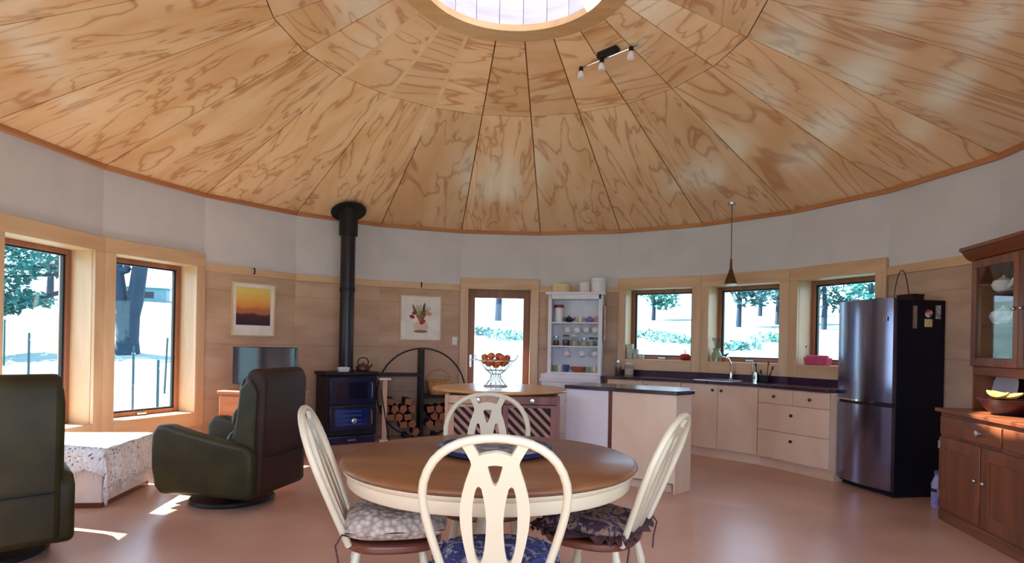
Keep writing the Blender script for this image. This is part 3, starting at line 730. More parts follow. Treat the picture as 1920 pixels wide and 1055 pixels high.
MB().box(-.06, .06, -.02, .02, .05, .062).build('insert', m_chest, t)

# ---------------------------------------------------------------- log rack, logs, basket
RP = norm(-2)*3.74+Vector((.0, 0, 0)); rz = -sa(-2); ax = Vector((cos(rz), sin(rz), 0)); ay = Vector((-sin(rz), cos(rz), 0))
RP = RP+ax*(-.02)
t = thing('round_log_rack', 'round black iron log rack with cross shelves beside the stove', 'log rack', RP, rz)
RR = .60
for y in (-.13,):
    MB().tube([(RR*cos(a), y, .615+RR*sin(a)) for a in [2*pi*i/64 for i in range(64)]], .0115, 8, closed=True).build('hoop', m_black, t)
MB().box(-.022, .022, -.155, .14, .03, 1.20).build('upright', m_black, t)
MB().box(-.575, -.02, -.155, .14, .835, .875).build('shelf', m_black, t)
MB().box(.02, .595, -.155, .14, .545, .585).build('shelf', m_black, t)
for x in (-.2, .2): MB().box(x-.03, x+.03, -.155, .14, 0, .06).build('foot', m_black, t)
m_oldwood = wood('pale_post_timber', hexc(214, 180, 156), hexc(190, 150, 124), 'z', rough=.6)
m_bark2 = M('log_bark', hexc(58, 28, 20), hexc(34, 17, 14), scale=14, rough=.95, bump=.4)
m_cut = M('cut_log_face', hexc(176, 122, 92), hexc(120, 66, 48), scale=6, rough=.85, dist=1)
rnd = random.Random(11); placed = []
row = 0; z = .09
while z < .60:
    x = -.66+(.060 if row % 2 else 0)
    while x < .60:
        rr = .0585; xx = x+rnd.uniform(-.004, .004); zz = z+rnd.uniform(-.003, .003)
        lim = (.53 if x > 0 else .645-.10*abs(sin(x*7+.6)))
        if hypot(xx, zz-.615)+rr < RR-.008 and abs(xx) > rr+.012 and zz+rr < lim: placed.append((xx, zz, rr))
        x += .1185
    z += .103; row += 1
kinds = []
for kx in range(7):
    r_ = random.Random(kx); n = [4, 5, 4, 5, 6, 4, 5][kx]; a0 = r_.random()*6
    poly = [(q_*cos(w_), q_*sin(w_)) for q_, w_ in [(.8+.24*r_.random(), a0+2*pi*(i+.3*r_.random())/n) for i in range(n)]]
    mb = MB(); mb.prism(poly, -.17, .15, 'y'); mb.m = [1, 1]+[0]*(len(mb.f)-2)
    kinds.append(mb.mesh('firewood_log', [m_bark2, m_cut], smooth=False))
for i, (x, z, rr) in enumerate(placed):
    o = bpy.data.objects.new('firewood_log', kinds[rnd.randrange(7)]); C.objects.link(o)
    o.location = RP+ax*x+ay*rnd.uniform(-.04, .015)+Vector((0, 0, z)); o.rotation_euler = (0, 0, rz+rnd.uniform(-.04, .04)); o.scale = (rr*1.1, 1, rr*1.1)
    tag(o, 'split firewood log with pale cut end stacked in the round iron rack', 'firewood', 'split logs in the round rack')
m_wick = M('wicker', hexc(206, 156, 98), hexc(150, 98, 56), scale=40, stretch=(1, 1, 2.5), rough=.85, bump=.6)
t = thing('wicker_basket', 'round wicker basket with a hoop handle on the rack shelf', 'basket', RP+ax*.25+Vector((0, 0, .586)), rz)
MB().lathe([(.001, .0), (.13, .0), (.16, .10), (.175, .18), (.165, .18), (.15, .10), (.12, .012), (.001, .012)], 32).build('bowl', m_wick, t)
MB().tube([(.172*cos(a), .172*sin(a), .182) for a in [2*pi*i/32 for i in range(32)]], .012, 8, closed=True).build('rim', m_wick, t)
MB().tube([(.17*cos(a), 0, .18+.16*sin(a)) for a in [pi*i/16 for i in range(17)]], .009, 8).build('handle', m_wick, t)
t = thing('side_stand', 'narrow pale timber stand squeezed between the stove and the log rack', 'stand', norm(-3)*3.45+Vector((cos(-sa(-3)), sin(-sa(-3)), 0))*.45, rz)
MB().box(-.075, .075, -.06, .06, .80, .825).build('top', m_chest, t, bev=.004)
MB().box(-.03, .03, -.03, .03, .03, .80).build('post', m_oldwood, t, bev=.004)
MB().box(-.06, .06, -.06, .06, 0, .03).build('foot', m_chest, t, bev=.004)
t = thing('fire_poker', 'black iron poker leaning against the side of the stove', 'poker', norm(-3)*3.33+Vector((cos(-sa(-3)), sin(-sa(-3)), 0))*.40, rz)
MB().tube([(.07, 0, 0), (0, .02, .42), (-.045, .035, .70)], .008, 8).build('rod', m_black, t)
MB().tube([(-.045, .035, .68), (-.058, .04, .80)], .014, 8).build('handle', m_seat, t)

# ---------------------------------------------------------------- pictures, switch, hooks
def picture(k, x0, x1, z0, z1, label, mats, art):
    c = on_wall(k, (x0+x1)/2, z0, .0); w2 = (x1-x0)/2; h = z1-z0
    t = thing('framed_picture', label, 'picture', c, -sa(k))
    e = .014
    for z in (0, h-e): MB().box(-w2, w2, -.03, -.004, z, z+e).build('frame_rail', mats[0], t)
    for x in (-w2, w2-e): MB().box(x, x+e, -.03, -.004, e, h-e).build('frame_stile', mats[0], t)
    MB().box(-w2+e, w2-e, -.016, -.002, e, h-e).build('mount_board', mats[1], t)
    art(t, w2-e, h)
m_fr = wood('pale_frame', hexc(226, 200, 156), hexc(206, 176, 128), 'z', rough=.4)
m_mount = M('white_mount', hexc(238, 236, 232), rough=.8)
def sunset(t, w2, h):
    m = bpy.data.materials.new('sunset_print'); m.use_nodes = True; N = m.node_tree.nodes; L = m.node_tree.links
    tc = N.new('ShaderNodeTexCoord'); sx = N.new('ShaderNodeSeparateXYZ'); L.new(tc.outputs['Generated'], sx.inputs[0])
    n = N.new('ShaderNodeTexNoise'); n.inputs['Scale'].default_value = 2.6; n.inputs['Detail'].default_value = 6; L.new(tc.outputs['Generated'], n.inputs[0])
    ma = N.new('ShaderNodeMath'); ma.operation = 'MULTIPLY_ADD'; ma.inputs[1].default_value = .22; L.new(n.outputs[0], ma.inputs[0]); L.new(sx.outputs[2], ma.inputs[2])
    r = N.new('ShaderNodeValToRGB'); e = r.color_ramp
    st = [(.10, (40, 22, 50)), (.33, (70, 30, 30)), (.40, (90, 44, 36)), (.42, (170, 100, 74)), (.55, (196, 120, 80)), (.60, (226, 150, 70)), (.78, (236, 184, 86)), (1.0, (232, 206, 110))]
    while len(e.elements) < len(st): e.elements.new(.5)
    for el, (p_, c_) in zip(e.elements, st): el.position = p_; el.color = rgb(hexc(*c_))
    L.new(ma.outputs[0], r.inputs[0]); L.new(r.outputs[0], N['Principled BSDF'].inputs['Base Color']); N['Principled BSDF'].inputs['Roughness'].default_value = .4
    MB().box(-w2+.045, w2-.045, -.0185, -.0155, .13, h-.055).build('print', m, t)
picture(-4, -.26, .285, 1.33, 1.965, 'framed print of an orange sunset over dark hills above the television', (m_fr, m_mount), sunset)
def flowers(t, w2, h):
    rnd = random.Random(5); cy = h*.40
    def blob(name, x, z, rx, rz_, col, a=0, lay=0):
        pts = [(x+rx*cos(q)*cos(a)-rz_*sin(q)*sin(a), z+rx*cos(q)*sin(a)+rz_*sin(q)*cos(a)) for q in [2*pi*i/18 for i in range(18)]]
        y = .0165+.0006*lay
        MB().prism(pts, y-.0005, y+.0006, 'y').build(name, M('ink_%d_%d_%d' % col, hexc(*col), rough=.7), t)
    blob('printed_vase', 0, .19, .11, .085, (226, 206, 186))
    blob('printed_vase_edge', 0, .125, .10, .02, (150, 110, 84), 0, 1)
    for i in range(9):
        a = radians(60+i*7.5); blob('printed_stem', .16*cos(a)*.9, .27+.11*sin(a), .13, .006, (96, 104, 60), a, 2)
    for i, c in enumerate([(196, 50, 40), (216, 160, 60), (176, 40, 60), (110, 120, 60), (206, 90, 50), (150, 60, 90), (226, 190, 90), (80, 96, 60), (190, 60, 44)]):
        blob('printed_flower', rnd.uniform(-.13, .13), rnd.uniform(.25, .42), .038, .026, c, rnd.random()*3, 3+i)
    blob('printed_leaf', -.09, .44, .07, .012, (140, 60, 50), 2.0, 12); blob('printed_leaf', .04, .46, .07, .012, (110, 50, 60), 1.4, 13)
picture(-2, -.285, .292, 1.325, 1.955, 'framed botanical print of bright flowers in a bowl above the log rack', (m_fr, m_mount), flowers)
for k, x, lab in ((-4, .0, 'small dark hook on the timber cap above the sunset print'), (-2, .0, 'small dark hook on the timber cap above the flower print')):
    o = tag(MB().tube([(0, -.022, .05), (0, -.05, .045), (0, -.055, .0), (0, -.035, -.02)], .008, 6).build('picture_hook', m_black, loc=on_wall(k, x, 2.09), rz=-sa(k)), lab, 'hook')
t = thing('light_switch', 'white light switch plate on the earth wall beside the glazed door', 'switch', on_wall(-2, .50, 1.27), -sa(-2))
MB().box(-.037, .037, -.01, .0, 0, .115).build('plate', M('white_plastic', (.82, .82, .82), rough=.35), t, bev=.003)
MB().box(-.012, .012, -.016, -.008, .045, .07).build('rocker', MATS['white_plastic'], t, bev=.002)

# ---------------------------------------------------------------- round-top slatted cupboard
m_oldw = wood('pale_recycled_timber', hexc(206, 168, 140), hexc(176, 132, 104), 'z', rough=.55)
m_oldd = wood('mauve_brown_timber', hexc(142, 92, 84), hexc(112, 66, 62), 'z', rough=.5)
m_rtop = wood('honey_round_top', hexc(214, 164, 112), hexc(190, 136, 86), 'x', rough=.28, coat=.3)
m_slat = wood('slat_timber', hexc(186, 140, 120), hexc(150, 104, 88), 'x', rough=.5)
m_dkin = M('dark_cupboard_inside', (.03, .012, .014), rough=.8)
RC = Vector((-.045, .84, 0))
t = thing('round_top_cupboard', 'recycled timber cupboard with diagonal slat doors under a rounded honey top', 'cupboard', RC)
MB().lathe([(.001, .81), (.93, .81), (.985, .818), (1.0, .83), (.985, .843), (.95, .847), (.001, .847)], 72, (-.035, .62, 0), sx=.70, sy=.67).build('top', m_rtop, t, ang=50)
MB().box(-.50, .50, .03, .95, .07, .81).build('carcass', m_dkin, t)
MB().box(-.49, .49, .06, .9, 0, .07).build('plinth', m_oldd, t)
for s in (-1, 1): MB().box(*sorted((s*.535, s*.50)), .0, .95, .0, .81).build('side_panel', m_oldw if s < 0 else m_oldd, t, bev=.004)
for x0, mt in ((-.50, m_oldw), (.005, m_oldd)):
    x1 = x0+.495
    MB().box(x0, x1, 0, .03, .73, .805).build('drawer_front', mt, t, bev=.006)
    d = MB().plate([[(x0, .07), (x1, .07), (x1, .725), (x0, .725)], [(x0+.05, .13), (x1-.05, .13), (x1-.05, .70), (x0+.05, .70)]], .03, lambda a, b, h: (a, .015+h, b)).build('door', mt, t)
    a0, a1, b0, b1 = x0+.05, x1-.05, .13, .70
    c0 = a0+b0
    c = c0+.04
    while c < a1+b1-.02:
        def clip(cc):
            return [(max(a0, min(a1, cc-b1)), 0), (max(a0, min(a1, cc-b0)), 0)]
        pts = []
        for cc in (c, c+.042):
            xs0 = max(a0, cc-b1); xs1 = min(a1, cc-b0)
            pts.append(((xs0, cc-xs0), (xs1, cc-xs1)))
        (p, q), (p2, q2) = pts
        if q[0]-p[0] > .01 and q2[0]-p2[0] > .01:
            f_ = lambda u: u
            MB().prism([f_(p), f_(q), f_(q2), f_(p2)], -.022, -.008, 'y').build('slat', m_slat, d)
        c += .088
    MB().lathe([(.012, 0), (.012, .012), (.022, .02), (.02, .032), (.001, .036)], 16, T=Matrix.Translation((x0+.27, 0, .767)) @ Matrix.Rotation(pi/2, 4, 'X')).build('knob', m_steel, t)
    MB().lathe([(.010, 0), (.010, .01), (.018, .016), (.001, .028)], 14, T=Matrix.Translation((x1-.035 if x0 < -.1 else x0+.025, 0, .45)) @ Matrix.Rotation(pi/2, 4, 'X')).build('knob', m_black, t)
# fruit stand
FP = Vector((-.13, 1.52, .847))
t = thing('wire_fruit_stand', 'wire pedestal fruit basket standing on the honey round top', 'fruit basket', FP)
m_wire = M('white_wire', (.6, .55, .5), rough=.35, metal=.6)
for z, r in ((.005, .12), (.13, .05), (.17, .10), (.27, .175)):
    MB().tube([(r*cos(a), r*sin(a), z) for a in [2*pi*i/28 for i in range(28)]], .005, 6, closed=True).build('wire_ring', m_wire, t)
for i in range(12):
    a = 2*pi*i/12
    MB().tube([(.12*cos(a), .12*sin(a), .005), (.06*cos(a+.2), .06*sin(a+.2), .08), (.05*cos(a), .05*sin(a), .13), (.10*cos(a), .10*sin(a), .17), (.15*cos(a), .15*sin(a), .22), (.18*cos(a), .18*sin(a), .275), (.195*cos(a), .195*sin(a), .27)], .0035, 5).build('wire', m_wire, t)
for s in (-1, 1):
    MB().tube([(s*.18, 0, .27), (s*.21, 0, .29), (s*.225, 0, .32), (s*.21, 0, .335)], .006, 6).build('handle', m_wire, t)
frs = [(0, 0, .235, .05), (.075, .02, .245, .045), (-.075, .01, .245, .047), (.02, -.08, .25, .044), (-.05, -.09, .26, .042), (.10, -.06, .262, .042), (-.11, -.05, .268, .042), (.0, .085, .25, .045), (.03, -.02, .315, .046), (-.05, .0, .318, .043), (.115, .02, .30, .04), (-.12, .03, .305, .04), (.06, -.10, .305, .04)]
m_or = M('orange_fruit', hexc(214, 110, 40), hexc(190, 84, 30), scale=30, rough=.45, bump=.1); m_ap = M('red_apple_skin', hexc(170, 50, 34), hexc(196, 110, 50), scale=4, rough=.35)
for i, (x, y, z, r) in enumerate(frs):
    r *= .9
    o = i % 3 == 0
    f_ = tag(empty('apple' if not o else 'orange', FP+Vector((x, y, z))), ('red apple piled in the wire fruit stand' if not o else 'orange piled in the wire fruit stand'), 'fruit', 'apples in the fruit stand' if not o else 'oranges in the fruit stand')
    MB().lathe([(.001, -r*.9), (r*.5, -r*.88), (r*.92, -r*.4), (r, 0), (r*.9, r*.5), (r*.45, r*.86), (.001, r*.74)], 14).build('flesh', m_or if o else m_ap, f_)
    MB().tube([(0, 0, r*.7), (.004, 0, r*1.05)], .003, 5).build('stem', m_black, f_)

# ---------------------------------------------------------------- island bench
m_birch = M('pale_birch_ply', hexc(226, 200, 176), hexc(212, 180, 152), scale=1.5, stretch=(1, 1, .5), rough=.4, dist=1.4, detail=4, coat=.1)
m_birchw = M('white_birch_ply', hexc(222, 214, 220), hexc(210, 200, 206), scale=1.5, stretch=(1, 1, .5), rough=.4, dist=1.2)
m_stone = M('purple_black_stone', (.022, .007, .022), (.055, .012, .035), scale=9, rough=.16, detail=6, coat=.5)
P1, P2, P3 = Vector((.575, 1.145)), Vector((1.484, .514)), Vector((1.668, .686)); fn = Vector((.57, .822))
P4, P5 = P2+fn*.56+Vector((-.05, .06)), P1+fn*.52
t = thing('island_bench', 'pale plywood island bench with dark stone top joined to the round-top cupboard', 'kitchen island', (0, 0, 0))
d = (P2-P1).normalized()
def off(p, k, q=0): return (p.x+fn.x*k+d.x*q, p.y+fn.y*k+d.y*q)
MB().prism([off(P1, .02), off(P2, .02, -.02), (P3.x-.02, P3.y+.01), (P4.x-.02, P4.y), tuple(P5)], .08, .87).build('carcass', m_seat, t)
MB().prism([off(P1, .06), off(P2, .06, -.05), (P3.x-.05, P3.y+.02), (P4.x-.05, P4.y-.03), tuple(P5)], 0, .08).build('plinth', m_birch, t)
L_ = (P2-P1).length
def panel(q0, q1, mt, z0=.03): MB().prism([off(P1, 0, q0), off(P1, 0, q1), off(P1, .02, q1), off(P1, .02, q0)], z0, .87).build('front_panel', mt, t, bev=.002)
panel(0, L_*.405, m_birchw, .09); panel(L_*.445, L_, m_birch, .09)
e = (P3-P2).normalized(); en = Vector((-e.y, e.x))
MB().prism([tuple(P2), tuple(P3), (P3.x+en.x*.02, P3.y+en.y*.02), (P2.x+en.x*.02, P2.y+en.y*.02)], 0, .87).build('end_panel', m_birch, t)
MB().prism([tuple(P3), tuple(P4), (P4.x-.02, P4.y), (P3.x-.02, P3.y)], 0, .87).build('side_panel', m_birchw, t)
MB().prism([off(P1, -.025, -.01), off(P2, -.025, .012), (P3.x+.025, P3.y-.012), (P4.x+.025, P4.y+.02), (P5.x-.01, P5.y+.025)], .87, .905).build('stone_top', m_stone, t, bev=.006)

# ---------------------------------------------------------------- kitchen run
m_knob = M('dark_nickel', (.10, .10, .14), rough=.25, metal=1)
def knob(par, x, y, z): MB().lathe([(.008, 0), (.008, .012), (.017, .018), (.016, .028), (.001, .032)], 14, T=Matrix.Translation((x, y, z)) @ Matrix.Rotation(pi/2, 4, 'X')).build('knob', m_knob, par)
def unit(k, lab, fronts, cut=None):
    r = sroot('kitchen_cabinet', k); tag(r, lab, 'cabinet')
    h_ = lambda y: (AP+y)*math.tan(pi/NS)
    foot = lambda y: trap(y, -.012) if not cut else [(-h_(y), y), (cut+.2742*(y+.58), y), (cut+.155, -.012), (-h_(-.012), -.012)]
    MB().prism(foot(-.58), .10, .869).build('carcass', m_birch, r, smooth=False)
    MB().prism(foot(-.545), 0, .10).build('kickboard', m_birch, r, smooth=False)
    for nm, x0, x1, z0, z1, kn in fronts:
        f_ = MB().box(x0, x1, -.60, -.58, z0, z1).build(nm, m_birch, r, bev=.002)
        if kn: knob(f_, kn[0], -.60, kn[1])
dd = [('door', -.478, -.003, .115, .862, (-.055, .80)), ('door', .003, .478, .115, .862, (.055, .80))]
unit(1, 'pale plywood cabinet under the first kitchen window, mostly behind the island', dd)
unit(2, 'pale plywood two-door cabinet under the sink', dd)
unit(3, 'pale plywood drawer cabinet between the sink cabinet and the fridge',
     [('drawer', -.478, -.043, .705, .862, (-.26, .785)), ('drawer', -.037, .385, .705, .862, (.175, .785)), ('drawer', -.478, .385, .415, .698, (-.04, .60)), ('drawer', -.478, .385, .115, .408, (-.04, .33))], cut=.39)
cr = thing('kitchen_countertop', 'dark purple-black stone countertop running under the kitchen windows', 'countertop', (0, 0, 0))
def rj(a, k): return (a/cos(pi/NS)*sin(ja(k)), a/cos(pi/NS)*cos(ja(k)))
n0 = norm(0); t0 = Vector((n0.y, -n0.x, 0))
def s0p(a, x): v = n0*a+t0*x; return (v.x, v.y)
def l2w(k, x, y): v = on_wall(k, x, 0, -y); return (v.x, v.y)
outer = [s0p(AP-.625, .40), rj(AP-.625, 1), rj(AP-.625, 2), rj(AP-.625, 3), l2w(3, .375, -.625), l2w(3, .548, -.008), rj(AP-.008, 3), rj(AP-.008, 2), rj(AP-.008, 1), s0p(AP-.008, .42)]
def l2w(k, x, y): v = on_wall(k, x, 0, -y); return (v.x, v.y)
hole = [l2w(2, *q) for q in ((-.34, -.50), (.10, -.50), (.10, -.14), (-.34, -.14))]
MB().plate([outer, hole], .035, lambda a, b, h: (a, b, .888+h)).build('slab', m_stone, cr, bev=.004)
for k in (1, 2, 3): MB().prism(trap(-.022, -.004), .905, .978).build('upstand', M('plum_upstand', (.045, .012, .04), (.03, .008, .03), scale=9, rough=.4, spec=.3), cr, loc=norm(k)*AP, rz=-sa(k))
t = sroot('kitchen_sink', 2); tag(t, 'stainless steel sink set into the stone countertop', 'sink')
MB().plate([[(-.36, -.52), (.12, -.52), (.12, -.12), (-.36, -.12)], [(-.325, -.485), (.085, -.485), (.085, -.155), (-.325, -.155)]], .005, lambda a, b, h: (a, b, .908+h)).build('rim', m_steel, t)
mb = MB().box(-.33, .09, -.49, -.15, .72, .908); mb.f = [f_ for i, f_ in enumerate(mb.f) if i != 1]; mb.m = mb.m[:5]
o = mb.build('basin', m_steel, t); q = o.modifiers.new('thickness', 'SOLIDIFY'); q.thickness = .002
MB().lathe([(.03, .722), (.028, .728), (.001, .726)], 16, (-.12, -.32, 0)).build('drain', m_black, t)
t = thing('kitchen_tap', 'chrome gooseneck tap behind the sink', 'tap', on_wall(2, -.10, .905, .085), -sa(2))
m_chr = M('chrome', (.75, .75, .78), rough=.08, metal=1)
MB().lathe([(.03, 0), (.03, .02), (.02, .03), (.018, .09)], 16).build('body', m_chr, t)
MB().tube([(0, 0, .08), (0, 0, .20), (-.03, -.02, .265), (-.09, -.06, .285), (-.14, -.09, .265), (-.15, -.10, .22)], .011, 10).build('spout', m_chr, t)
MB().tube([(.02, 0, .06), (.06, -.01, .11)], .008, 8).build('lever', m_chr, t)
t = thing('utensil_caddy', 'steel caddy holding brushes and utensils beside the sink', 'utensil holder', on_wall(2, .27, .905, .12), -sa(2))
MB().lathe([(.04, 0), (.045, .004), (.045, .11), (.04, .11), (.04, .008), (.001, .008)], 20, (-.04, 0, 0)).build('steel_cup', m_chr, t)
MB().box(.02, .13, -.045, .045, 0, .08).build('black_caddy', m_black, t, bev=.006)
for i, (x, lx, h_, c) in enumerate(((-.06, -.08, .22, m_steel), (-.03, -.04, .20, m_black), (.05, .02, .12, m_black), (.09, .11, .22, m_seat), (.11, .16, .17, m_black))):
    u = MB().tube([(x, 0, .02), ((x+lx)/2, 0, h_*.6), (lx, 0, h_)], .006, 6).build('utensil', c, t)
    MB().ball((lx, 0, h_), (.012, .008, .022), 10, 8).build('utensil_head', c, u)
def jar(name, lab, pos, r, h, fill, lid=None, cat='jar', group=None):
    t = thing(name, lab, cat, pos, 0, group)
    MB().lathe([(.001, 0), (r*.95, 0), (r, .006), (r, h*.72), (r*.8, h*.85), (r*.8, h*.9)], 20).build('glass', JAR, t)
    if fill: MB().lathe([(.001, .004), (r*.93, .004), (r*.93, h*.55), (.001, h*.55)], 18).build('contents', fill, t)
    if lid: MB().lathe([(.001, h*.86), (r*.86, h*.86), (r*.86, h), (.001, h)], 18).build('lid', lid, t)
    return t
m_rice = M('pale_grain', hexc(206, 190, 166), rough=.9); m_spice = M('brown_spice', hexc(110, 64, 48), rough=.9); m_wlid = M('white_lid', (.75, .75, .75), rough=.4)
jar('storage_jar', 'tall glass jar of utensils on the counter beside the white dresser', on_wall(1, -.49, .905, .17), .048, .20, m_spice, m_steel)
jar('storage_jar', 'squat glass jar with pale lid on the counter under the first kitchen window', on_wall(1, -.34, .905, .17), .065, .17, m_rice, m_wlid)
SZ = 1.125
m_block = M('painted_block', hexc(206, 206, 196), hexc(150, 170, 160), scale=12, rough=.6)
for i, (x, lv) in enumerate(((-.40, 0), (-.325, 0), (-.25, 0), (-.40, 1), (-.325, 1), (-.40, 2))):
    o = MB().box(-.034, .034, -.034, .034, 0, .068).build('toy_block', m_block, loc=on_wall(1, x, SZ+lv*.0685, -.06), rz=-sa(1)+(.1 if i % 2 else -.05), bev=.005)
    tag(o, 'small painted cube '+['at the bottom of the tall stack', 'at the bottom of the short stack', 'lying alone next to the stacks', 'in the middle of the tall stack', 'on top of the short stack', 'on top of the tall stack'][i]+' on the first kitchen sill', 'block', 'stacked cubes on the sill')
t = thing('red_squash', 'red pumpkin-shaped ornament with a curled stalk on the first kitchen sill', 'pumpkin', on_wall(1, .36, SZ, -.03), 0)
mb = MB()
for i in range(8): mb.ball((.032*cos(i*pi/4), .032*sin(i*pi/4), .045), (.042, .042, .045), 10, 8)
mb.build('body', M('red_gloss', hexc(176, 30, 24), rough=.3), t)
MB().tube([(0, 0, .08), (.005, 0, .11), (-.01, 0, .145)], [.008, .006, .004], 6).build('stalk', m_leaf2, t)
t = thing('green_jug', 'pale green glass jug with sprigs on the middle kitchen sill', 'jug', on_wall(2, -.37, SZ, -.05), 0)
MB().lathe([(.001, 0), (.05, 0), (.065, .05), (.06, .10), (.04, .14), (.05, .17), (.045, .17), (.035, .14), (.05, .05), (.001, .01)], 20).build('body', M('green_glaze', hexc(150, 170, 130), rough=.25), t)
for i in range(5): MB().tube([(0, 0, .12), (.03*cos(i*1.3), .03*sin(i*1.3), .24), (.055*cos(i*1.3), .055*sin(i*1.3), .30)], [.003, .003, .008], 5).build('sprig', m_leaf2, t)
t = thing('potted_succulent', 'small spiky succulent in a terracotta pot on the middle kitchen sill', 'plant', on_wall(2, -.25, SZ, -.05), 0)
MB().lathe([(.001, 0), (.03, 0), (.04, .06), (.034, .06), (.03, .05), (.001, .05)], 16).build('pot', M('terracotta', hexc(176, 100, 70), rough=.8), t)
for i in range(9):
    a = i*2.4; MB().tube([(0, 0, .05), (.02*cos(a), .02*sin(a), .09), (.05*cos(a), .05*sin(a), .10+.01*(i % 3))], [.007, .007, .001], 5).build('leaf', m_leaf2, t)
t = thing('pink_planter', 'pink trough planter on the sill of the end kitchen window', 'planter', on_wall(3, -.22, SZ, -.03), -sa(3))
MB().prism([(-.13, 0), (.13, 0), (.15, .085), (-.15, .085)], -.05, .05, 'y').build('trough', M('pink_glaze', hexc(190, 50, 100), hexc(206, 80, 120), rough=.4), t, bev=.008)
for i in range(7): MB().ball((-.11+.036*i, 0, .09), (.03, .035, .022), 10, 8).build('bloom', MATS['pink_glaze'], t)
t = thing('slim_bottle', 'slim clear glass bottle on the sill of the end kitchen window', 'bottle', on_wall(3, -.405, SZ, -.08), 0)
MB().lathe([(.001, 0), (.022, 0), (.024, .10), (.010, .15), (.010, .20)], 14).build('glass', JAR, t); MB().lathe([(.011, .195), (.011, .215), (.001, .215)], 10).build('cork', m_wick, t)

# ---------------------------------------------------------------- white dresser and what it holds
m_wp = M('white_dresser_paint', hexc(232, 232, 240), hexc(222, 222, 232), rough=.45)
DR = sroot('white_dresser', 0); tag(DR, 'white painted kitchen dresser with open shelves beside the glazed door', 'dresser')
MB().box(-.43, .37, -.42, -.03, .06, .80).build('base', m_wp, DR, bev=.004)
MB().box(-.41, .35, -.40, -.05, 0, .06).build('plinth', m_wp, DR)
for x in (-.42, -.02):
    q = MB().box(x, x+.38, -.44, -.42, .10, .78).build('door', m_wp, DR, bev=.004); MB().ball((x+(.34 if x < -.1 else .04), -.45, .55), .013).build('knob', m_steel, q)
MB().box(-.455, .385, -.45, -.02, .80, .835).box(-.44, .38, -.43, -.02, .835, .90).build('ledge', m_wp, DR, bev=.006)
for s in (-1, 1): MB().box(*sorted((s*.372, s*.335)), -.30, -.03, .895, 2.0).build('side_panel', m_wp, DR, bev=.003)
for s in (-1, 1): MB().box(*sorted((s*.372, s*.322)), -.312, -.298, .895, 2.0).build('face_stile', m_wp, DR, bev=.003)
MB().box(-.335, .335, -.045, -.03, .9, 1.99).build('back_board', m_wp, DR)
for z in (1.29, 1.615): MB().box(-.335, .335, -.30, -.045, z-.018, z).build('shelf', m_wp, DR, bev=.002)
MB().box(-.335, .335, -.30, -.045, .90, .925).build('bottom_shelf', m_wp, DR)
MB().box(-.36, .36, -.312, -.03, 1.935, 2.0).build('head_rail', m_wp, DR)
MB().box(-.41, .41, -.345, -.02, 2.0, 2.03).build('cornice', m_wp, DR, bev=.008)
def dp(x, y, z): return on_wall(0, x, z, -y)
m_cheese = M('bentwood_box', hexc(226, 208, 166), hexc(210, 188, 146), rough=.6); m_enw = M('white_enamel', hexc(232, 232, 238), rough=.3); m_bk = M('black_glaze', (.01, .01, .012), rough=.2)
t = thing('bentwood_box', 'round pale bentwood box with lid on top of the white dresser', 'box', dp(-.22, -.17, 2.03))
MB().lathe([(.001, 0), (.125, 0), (.125, .10), (.001, .10)], 28).build('drum', m_cheese, t); MB().lathe([(.128, .085), (.128, .12), (.02, .125), (.001, .125)], 28).build('lid', m_cheese, t); MB().lathe([(.03, .125), (.02, .14), (.001, .142)], 12).build('lid_knob', m_cheese, t)
for x, r, h, lab in ((.11, .075, .145, 'smaller white enamel canister on top of the white dresser'), (.30, .10, .205, 'larger white enamel canister on top of the white dresser')):
    t = thing('enamel_canister', lab, 'canister', dp(x, -.17, 2.03)); MB().lathe([(.001, 0), (r, 0), (r, h*.9)], 28).build('drum', m_enw, t); MB().lathe([(r+.003, h*.88), (r+.003, h*.96), (r*.9, h), (.001, h)], 28).build('lid', m_enw, t)
t = thing('red_lidded_canister', 'tall white canister with dark red lid on the top dresser shelf', 'canister', dp(-.245, -.17, 1.615)); MB().lathe([(.001, 0), (.062, 0), (.062, .22)], 24).build('drum', m_enw, t); MB().lathe([(.066, .205), (.066, .245), (.001, .25)], 24).build('lid', M('dark_red_lid', hexc(120, 24, 48), rough=.4), t)
def teapot(lab, pos, s, mat, rz=0, name='teapot'):
    t = thing(name, lab, 'teapot', pos, rz)
    MB().lathe([(.001, 0), (.45*s, 0), (.8*s, .25*s), (1.0*s, .7*s), (.85*s, 1.15*s), (.45*s, 1.38*s), (.001, 1.42*s)], 22).build('body', mat, t)
    MB().tube([(.85*s, 0, .5*s), (1.3*s, 0, .8*s), (1.5*s, 0, 1.3*s)], [.24*s, .16*s, .1*s], 8).build('spout', mat, t)
    MB().tube([(-.8*s, 0, 1.1*s), (-1.3*s, 0, 1.2*s), (-1.4*s, 0, .8*s), (-.9*s, 0, .4*s)], .1*s, 8).build('handle', mat, t)
    MB().lathe([(.48*s, 1.36*s), (.3*s, 1.5*s), (.1*s, 1.55*s), (.14*s, 1.68*s), (.001, 1.72*s)], 14).build('lid', mat, t)
teapot('round black teapot on the top dresser shelf', dp(-.10, -.17, 1.615), .058, m_bk, -sa(0))
teapot('lilac blue teapot on the top dresser shelf', dp(.19, -.17, 1.615), .055, M('lilac_glaze', hexc(130, 126, 176), rough=.25), -sa(0)+pi)
